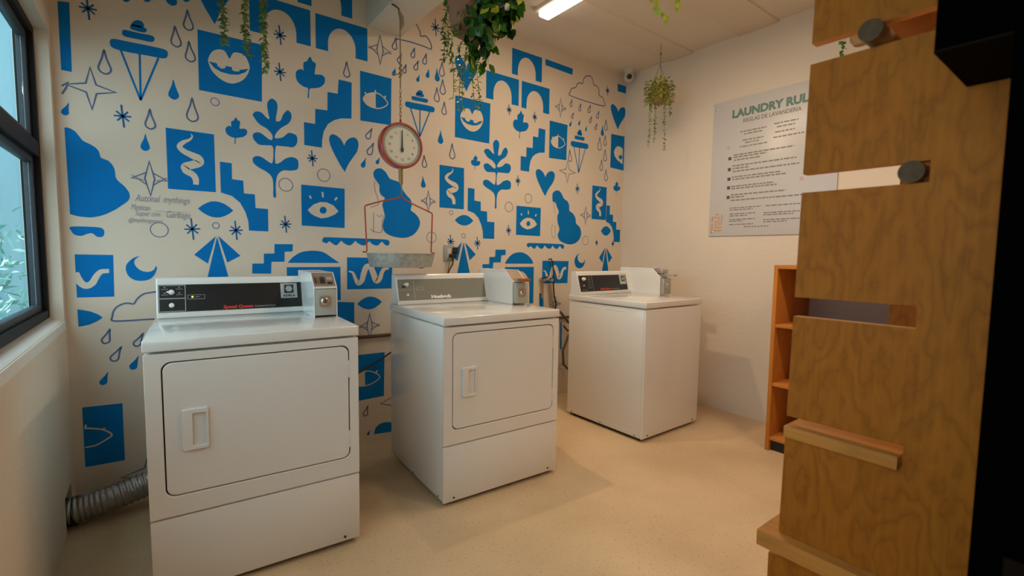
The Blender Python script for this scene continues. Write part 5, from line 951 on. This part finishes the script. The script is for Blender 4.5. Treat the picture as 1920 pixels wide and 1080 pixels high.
for k, (u0, u1, v0, v1) in enumerate(((.02, .105, .035, .048), (.02, .034, .048, .10), (.050, .105, .060, .072), (.050, .062, .072, .12), (.074, .105, .085, .097), (.074, .086, .097, .150), (.02, .034, .112, .150), (.034, .066, .138, .150), (.098, .110, .10, .165), (.050, .080, .16, .172))):
    vs = [bm.verts.new((-.0103, -a, b)) for a, b in ((u0, v0), (u1, v0), (u1, v1), (u0, v1))]; bm.faces.new(vs)
new('printed_emblem', bm, 'peach', t)

# ------------------------------------------------------------ bookcase at the right wall
t = thing('bookcase', 'orange pine shelf unit against the right wall behind the plywood panel', 'bookcase', (3.03, 1.345, 0))
BW, BD, BH = .72, .494, 1.164
box('side_panel', 'pinex', 0, BD, -.022, 0, 0, BH, t, .001); box('side_panel', 'pinex', 0, BD, -BW, -BW+.022, 0, BH, t, .001)
box('top_board', 'pine', 0, BD, -BW+.022, -.022, BH-.022, BH, t, .001); box('back_panel', 'hard', BD-.006, BD, -BW+.022, -.022, .05, BH-.022, t)
for z in (.801, .433, .090): box('shelf', 'pine', .004, BD-.006, -BW+.022, -.022, z-.020, z, t, .001)
box('plinth', 'gap', .03, .045, -BW+.022, -.022, 0, .07, t)

# ------------------------------------------------------------ notched plywood unit, right foreground
PX = 1.0; PT = .022
t = thing('plywood_rack', 'tall brown plywood rack with notched side panels in the right foreground', 'rack', (PX, .40, 0))
SL_ = [(1.577, 1.615, .165), (1.338, 1.373, .212), (1.098, 1.136, .215), (.855, .897, .219), (.619, .654, .222)]
def edge(z): return .4075 - (z-.66)/(1.9-.66)*.013
def panel(x0, nm, lab=None, slots=SL_):
    loop = [(-.12, 0), (.425, 0), (.425, .619)]
    for z0, z1, ye in slots[::-1]:
        loop += [(edge(z0), z0), (ye, z0), (ye, z1), (edge(z1), z1)]
    loop = [(-.12, 0), (.425, 0), (.425, .600), (edge(.6), .600)] + loop[3:] + [(edge(2.05), 2.05), (-.12, 2.05)]
    bm = bmesh.new(); extr(bm, [(x0-PX, y-.40, z) for y, z in loop], (PT, 0, 0))
    for f in bm.faces:
        f.normal_update()
        if abs(f.normal.x) < .5: f.material_index = 1
    return new(nm, bm, ['ply', 'plyedge'], t)
panel(PX, 'notched_panel')
panel(1.60, 'notched_panel')
def lb(nm, m_, x0, x1, y0, y1, z0, z1, bev=.001): return box(nm, m_, x0-PX, x1-PX, y0-.40, y1-.40, z0, z1, t, bev)
lb('shelf_board', 'pine', .992, 1.62, .224, .406, .855, .878)
lb('bottom_shelf', 'pine', .975, 1.62, .15, .440, .619, .652, .002)
lb('top_shelf', 'pinex', 1.10, 1.597, -.10, .345, 1.660, 1.680)
for (yc, zc, xa) in ((.298, 1.5975, .972), (.2345, 1.3565, .992)):
    bm = bmesh.new(); r = .0180; M = Matrix.Translation((xa-PX, yc-.40, zc)) @ Matrix.Rotation(pi/2, 4, 'Y')
    lathe(bm, [(r-.001, 0), (r, .001), (r, .66), (r-.001, .661)], 28, M)
    for f in bm.faces:
        f.normal_update()
        if abs(f.normal.x) > .9: f.material_index = 1
    new('dowel', bm, ['dowel', 'endg'], t, smooth='auto')

t = thing('black_box', 'black box mounted high on the plywood rack', 'box', (.805, .176, 1.477))
box('box_body', 'blk', 0, .193, -.071, 0, .003, .62, t, .001); box('box_base', 'blk2', 0, .193, -.071, 0, 0, .003, t)
t = thing('black_door', 'black door edge at the far right of the picture, out of focus', 'door', (.80, .104, 0))
box('door_leaf', 'blk', 0, .196, -.60, 0, .0, 2.3, t, .002)
box('kick_plate', 'blk2', -.004, .002, -.58, -.03, .02, .86, t, .001)

# ------------------------------------------------------------ plants
def strand(bm, top, length, n, lw, ll, spread=.02, out=None, mi=2):
    """thin hanging stem with small paired leaves"""
    p = Vector(top); pts = [p.copy()]; d = Vector((0, 0, -1)); off = Vector((out or (0, 0, 0)))
    ns = max(6, int(length/.03)); ph = random.random()*6
    for i in range(ns):
        s = (i+1)/ns
        pts.append(Vector(top) + off*min(1, s*3) + Vector((sin(s*5+ph)*spread*.5, cos(s*4+ph)*spread*.5, -length*s)))
    tube(bm, pts, .0016, 4, False)
    for f in bm.faces: f.material_index = f.material_index
    for k in range(n):
        s = random.random(); i = min(int(s*ns), ns-1); c = pts[i].lerp(pts[i+1], s*ns-i)
        a = random.random()*2*pi; dr = Vector((cos(a), sin(a), random.uniform(-.9, .2)))
        leafquad(bm, c, dr, Vector((0, 0, 1)), ll*random.uniform(.7, 1.2), lw*random.uniform(.7, 1.2), random.choice((0, 0, 1)) if mi == 2 else mi)
    return pts
def rope3(t_, z1, r, z0, n=3):
    bm = bmesh.new()
    for k in range(n):
        a = 2*pi*k/n+.4; tube(bm, [(0, 0, z1), (cos(a)*r*.5, sin(a)*r*.5, (z0+z1)/2), (cos(a)*r, sin(a)*r, z0)], .0022, 5)
    return bm
# right-hand small plant
PXr, PYr = 3.188, 2.344
t = thing('hanging_plant', 'small trailing plant hanging near the right wall corner', 'hanging plant', (PXr, PYr, 2.40), 0, 'hanging plants')
bm = rope3(t, .30, .06, .13); tube(bm, [(0, 0, .463), (0, 0, .30)], .003, 6); tube(bm, [(-.003, 0, .37), (.003, 0, .385)], .008, 6); new('hanger_rope', bm, 'rope', t)
bm = bmesh.new(); lathe(bm, [(.045, 0), (.062, .02), (.070, .13), (.066, .13), (.058, .02)], 20, None); new('pot', bm, 'basket', t, smooth='auto')
bm = bmesh.new()
for k in range(420):
    a = random.random()*2*pi; r = .10*random.random()**.33; c = Vector((cos(a)*r, sin(a)*r, random.uniform(.03, .20) - r*.4)); leafquad(bm, c, Vector((cos(a), sin(a), random.uniform(-.8, .8))), Vector((0, 0, 1)), .032, .017, random.choice((0, 1, 1)))
fo = new('foliage', bm, ['leafo', 'leafy'], t); fo['kind'] = 'stuff'
for (dx, dy, ln_) in ((-.115, .0, .44), (.045, -.03, .44), (.02, .05, .38), (-.07, .02, .16), (.125, -.02, .17), (-.03, -.06, .12)):
    bm = bmesh.new(); strand(bm, (dx*.7, dy*.7, .09), ln_, int(ln_*170), .012, .020, .012, (dx*.3, dy*.3, 0)); new('trailing_vine', bm, ['leafo', 'leaf'], t)
# big pothos
BXp, BYp = 1.235, 1.93
t = thing('hanging_plant', 'large bushy green plant spilling from a clay pot left of the ceiling lamp', 'hanging plant', (BXp, BYp, 2.26), 0, 'hanging plants')
bm = rope3(t, .60, .11, .13); new('hanger_rope', bm, 'rope', t)
Rr = Vector((cos(yaw), -sin(yaw), 0)); Ff = Vector((sin(yaw), cos(yaw), 0))
bm = bmesh.new(); lathe(bm, [(.062, .0), (.082, .02), (.094, .13), (.098, .15), (.088, .15), (.080, .10)], 28, Matrix.Translation(Rr*-.045+Vector((0, 0, -.03)))); new('pot', bm, 'pot', t, smooth='auto')
lm = []
for nm in ('leafd', 'leaf', 'leafy'):
    bm = bmesh.new(); leafquad(bm, Vector((0, 0, 0)), Vector((0, 0, -1)), Vector((0, -1, 0)), 1, .72, 0, .12); me = bpy.data.meshes.new('leaf'); bm.to_mesh(me); bm.free(); me.materials.append(MT[nm]); lm.append(me)
def mass():
    s = random.random()
    if s < .72:
        v = rv()*random.uniform(.45, 1)**.5; return Rr*(.075+v.x*.14) + Ff*(v.y*.15) + Vector((0, 0, .14+v.z*.18)), v.x
    if s < .92:
        v = rv(); return Rr*(.025+v.x*.10) + Ff*(-.08+v.y*.08) + Vector((0, 0, .0+v.z*.09)), v.x
    v = rv(); return Rr*(.015+v.x*.055) + Ff*(v.y*.05) + Vector((0, 0, -.12+v.z*.05)), v.x
for k in range(290):
    p, dx = mass()
    mi = 0 if random.random() < .36 else (2 if random.random() < (.12+.6*max(0, dx)) else 1)
    sz = random.uniform(.042, .068)
    o = bpy.data.objects.new('leaf', lm[mi]); COL.objects.link(o); o.parent = t; o.location = p
    o.rotation_euler = (random.gauss(0, .5), random.gauss(0, .5)-dx*.3, random.random()*2*pi); o.scale = (sz, sz, sz)
bm = bmesh.new()
for k in range(420):
    p, dx = mass(); c = Rr*.085+Vector((0, 0, .15)); p = c + (p-c)*.8
    leafquad(bm, p, Vector((random.gauss(0, .5), random.gauss(0, .5), -1)), rv(), .055, .038, random.choice((0, 0, 1)))
fo = new('foliage', bm, ['leafd', 'leaf'], t); fo['kind'] = 'stuff'
for (rx, fy, top, ln_, dens) in ((-.150, -.02, .10, .26, 170), (-.105, -.05, .02, .36, 110), (-.085, 0, -.05, .33, 110), (-.055, -.06, -.02, .38, 110), (-.02, .05, -.10, .24, 110), (.01, -.05, -.15, .24, 110), (-.14, .03, .10, .22, 120)):
    bm = bmesh.new(); q = Rr*rx+Ff*fy; strand(bm, (q.x*.8, q.y*.8, top), ln_, int(ln_*dens*1.3), .013, .022, .02, (q.x*.25, q.y*.25, 0)); new('trailing_vine', bm, ['leaf', 'leafy'] if rx > -.15 else ['leaf', 'leafd'], t)
bm = bmesh.new(); tube(bm, [Rr*-.07+Vector((0, 0, .14)), Rr*-.10+Vector((0, 0, .165)), Rr*-.135+Vector((0, 0, .15)), Rr*-.155+Vector((0, 0, .10))], .010, 6); new('stem', bm, 'leaf', t)
# plant above the left of the frame: only its vines are in view
t = thing('hanging_plant', 'plant with three long thin vines hanging in front of the painted lips at top left', 'hanging plant', (.39, 2.66, 2.60), 0, 'hanging plants')
bm = rope3(t, .263, .06, .10); new('hanger_rope', bm, 'rope', t)
bm = bmesh.new(); lathe(bm, [(.05, -.02), (.068, .0), (.078, .12), (.07, .12), (.06, .02)], 20); new('pot', bm, 'basket', t, smooth='auto')
bm = bmesh.new()
for k in range(160):
    a = random.random()*2*pi; r = .10*math.sqrt(random.random()); c = Vector((cos(a)*r, sin(a)*r, random.uniform(.0, .14) - r*.5)); leafquad(bm, c, Vector((cos(a), sin(a), random.uniform(-.8, .8))), Vector((0, 0, 1)), .035, .018, random.choice((0, 1)))
fo = new('foliage', bm, ['leafo', 'leaf'], t); fo['kind'] = 'stuff'
for (wx, wy, wz) in ((.292, 2.72, 2.20), (.383, 2.66, 2.155), (.455, 2.62, 2.09)):
    bm = bmesh.new(); top = Vector((wx-.39, wy-2.66, .06)); ln_ = 2.66-wz; strand(bm, (top.x, top.y, .06), ln_, int(ln_*420), .015, .028, .012); new('trailing_vine', bm, ['leafo', 'leaf'], t)
# plant above the lamp side: yellow-green tips only
t = thing('hanging_plant', 'yellow green vine tips dropping in at the top edge right of the lamp', 'hanging plant', (1.70, 1.22, 2.42), 0, 'hanging plants')
bm = rope3(t, .443, .07, .12); new('hanger_rope', bm, 'rope', t)
bm = bmesh.new(); lathe(bm, [(.05, 0), (.07, .02), (.08, .12), (.07, .12), (.06, .03)], 20); new('pot', bm, 'pot', t, smooth='auto')
P0 = Vector((1.70, 1.22, 2.42))
for pts in (((1.60, 1.19, 2.50), (1.555, 1.18, 2.40), (1.550, 1.178, 2.24), (1.560, 1.168, 2.165), (1.572, 1.158, 2.142), (1.590, 1.144, 2.118)), ((1.66, 1.17, 2.51), (1.63, 1.13, 2.40), (1.622, 1.125, 2.25), (1.621, 1.125, 2.165)), ((1.62, 1.20, 2.50), (1.545, 1.185, 2.38), (1.542, 1.186, 2.20))):
    bm = bmesh.new(); q = [Vector(p)-P0 for p in pts]; tube(bm, q, .0015, 4, False)
    for i in range(len(q)-1):
        L_ = (q[i+1]-q[i]).length; n_ = max(1, int(L_/.013))
        for k in range(n_):
            c = q[i].lerp(q[i+1], (k+1)/n_); leafquad(bm, c, Vector((random.gauss(0, .5), random.gauss(0, .5), -1)), Vector((-.5, -.5, .3)), random.uniform(.022, .030), .020)
    new('trailing_vine', bm, ['leafy'], t)
# small plant by the right wall glimpsed through the top notch
t = thing('hanging_plant', 'little hanging pot with a green sprig seen through the top notch of the rack', 'hanging plant', (3.30, 1.055, 2.445), 0, 'hanging plants')
bm = rope3(t, .418, .05, .09); new('hanger_rope', bm, 'rope', t)
bm = bmesh.new(); lathe(bm, [(.03, 0), (.05, .03), (.058, .10), (.05, .10)], 20); new('pot', bm, 'basket', t, smooth='auto')
bm = bmesh.new()
for k in range(60):
    a = random.random()*2*pi; r = .06*math.sqrt(random.random()); leafquad(bm, Vector((cos(a)*r, sin(a)*r, random.uniform(.08, .16))), Vector((cos(a), sin(a), random.uniform(-.5, .8))), Vector((0, 0, 1)), .05, .025, 0)
fo = new('foliage', bm, ['leaf'], t); fo['kind'] = 'stuff'
bm = bmesh.new(); strand(bm, (0, .05, .09), .12, 16, .02, .030, .01, (0, .04, 0), 0); new('trailing_vine', bm, ['leaf'], t)
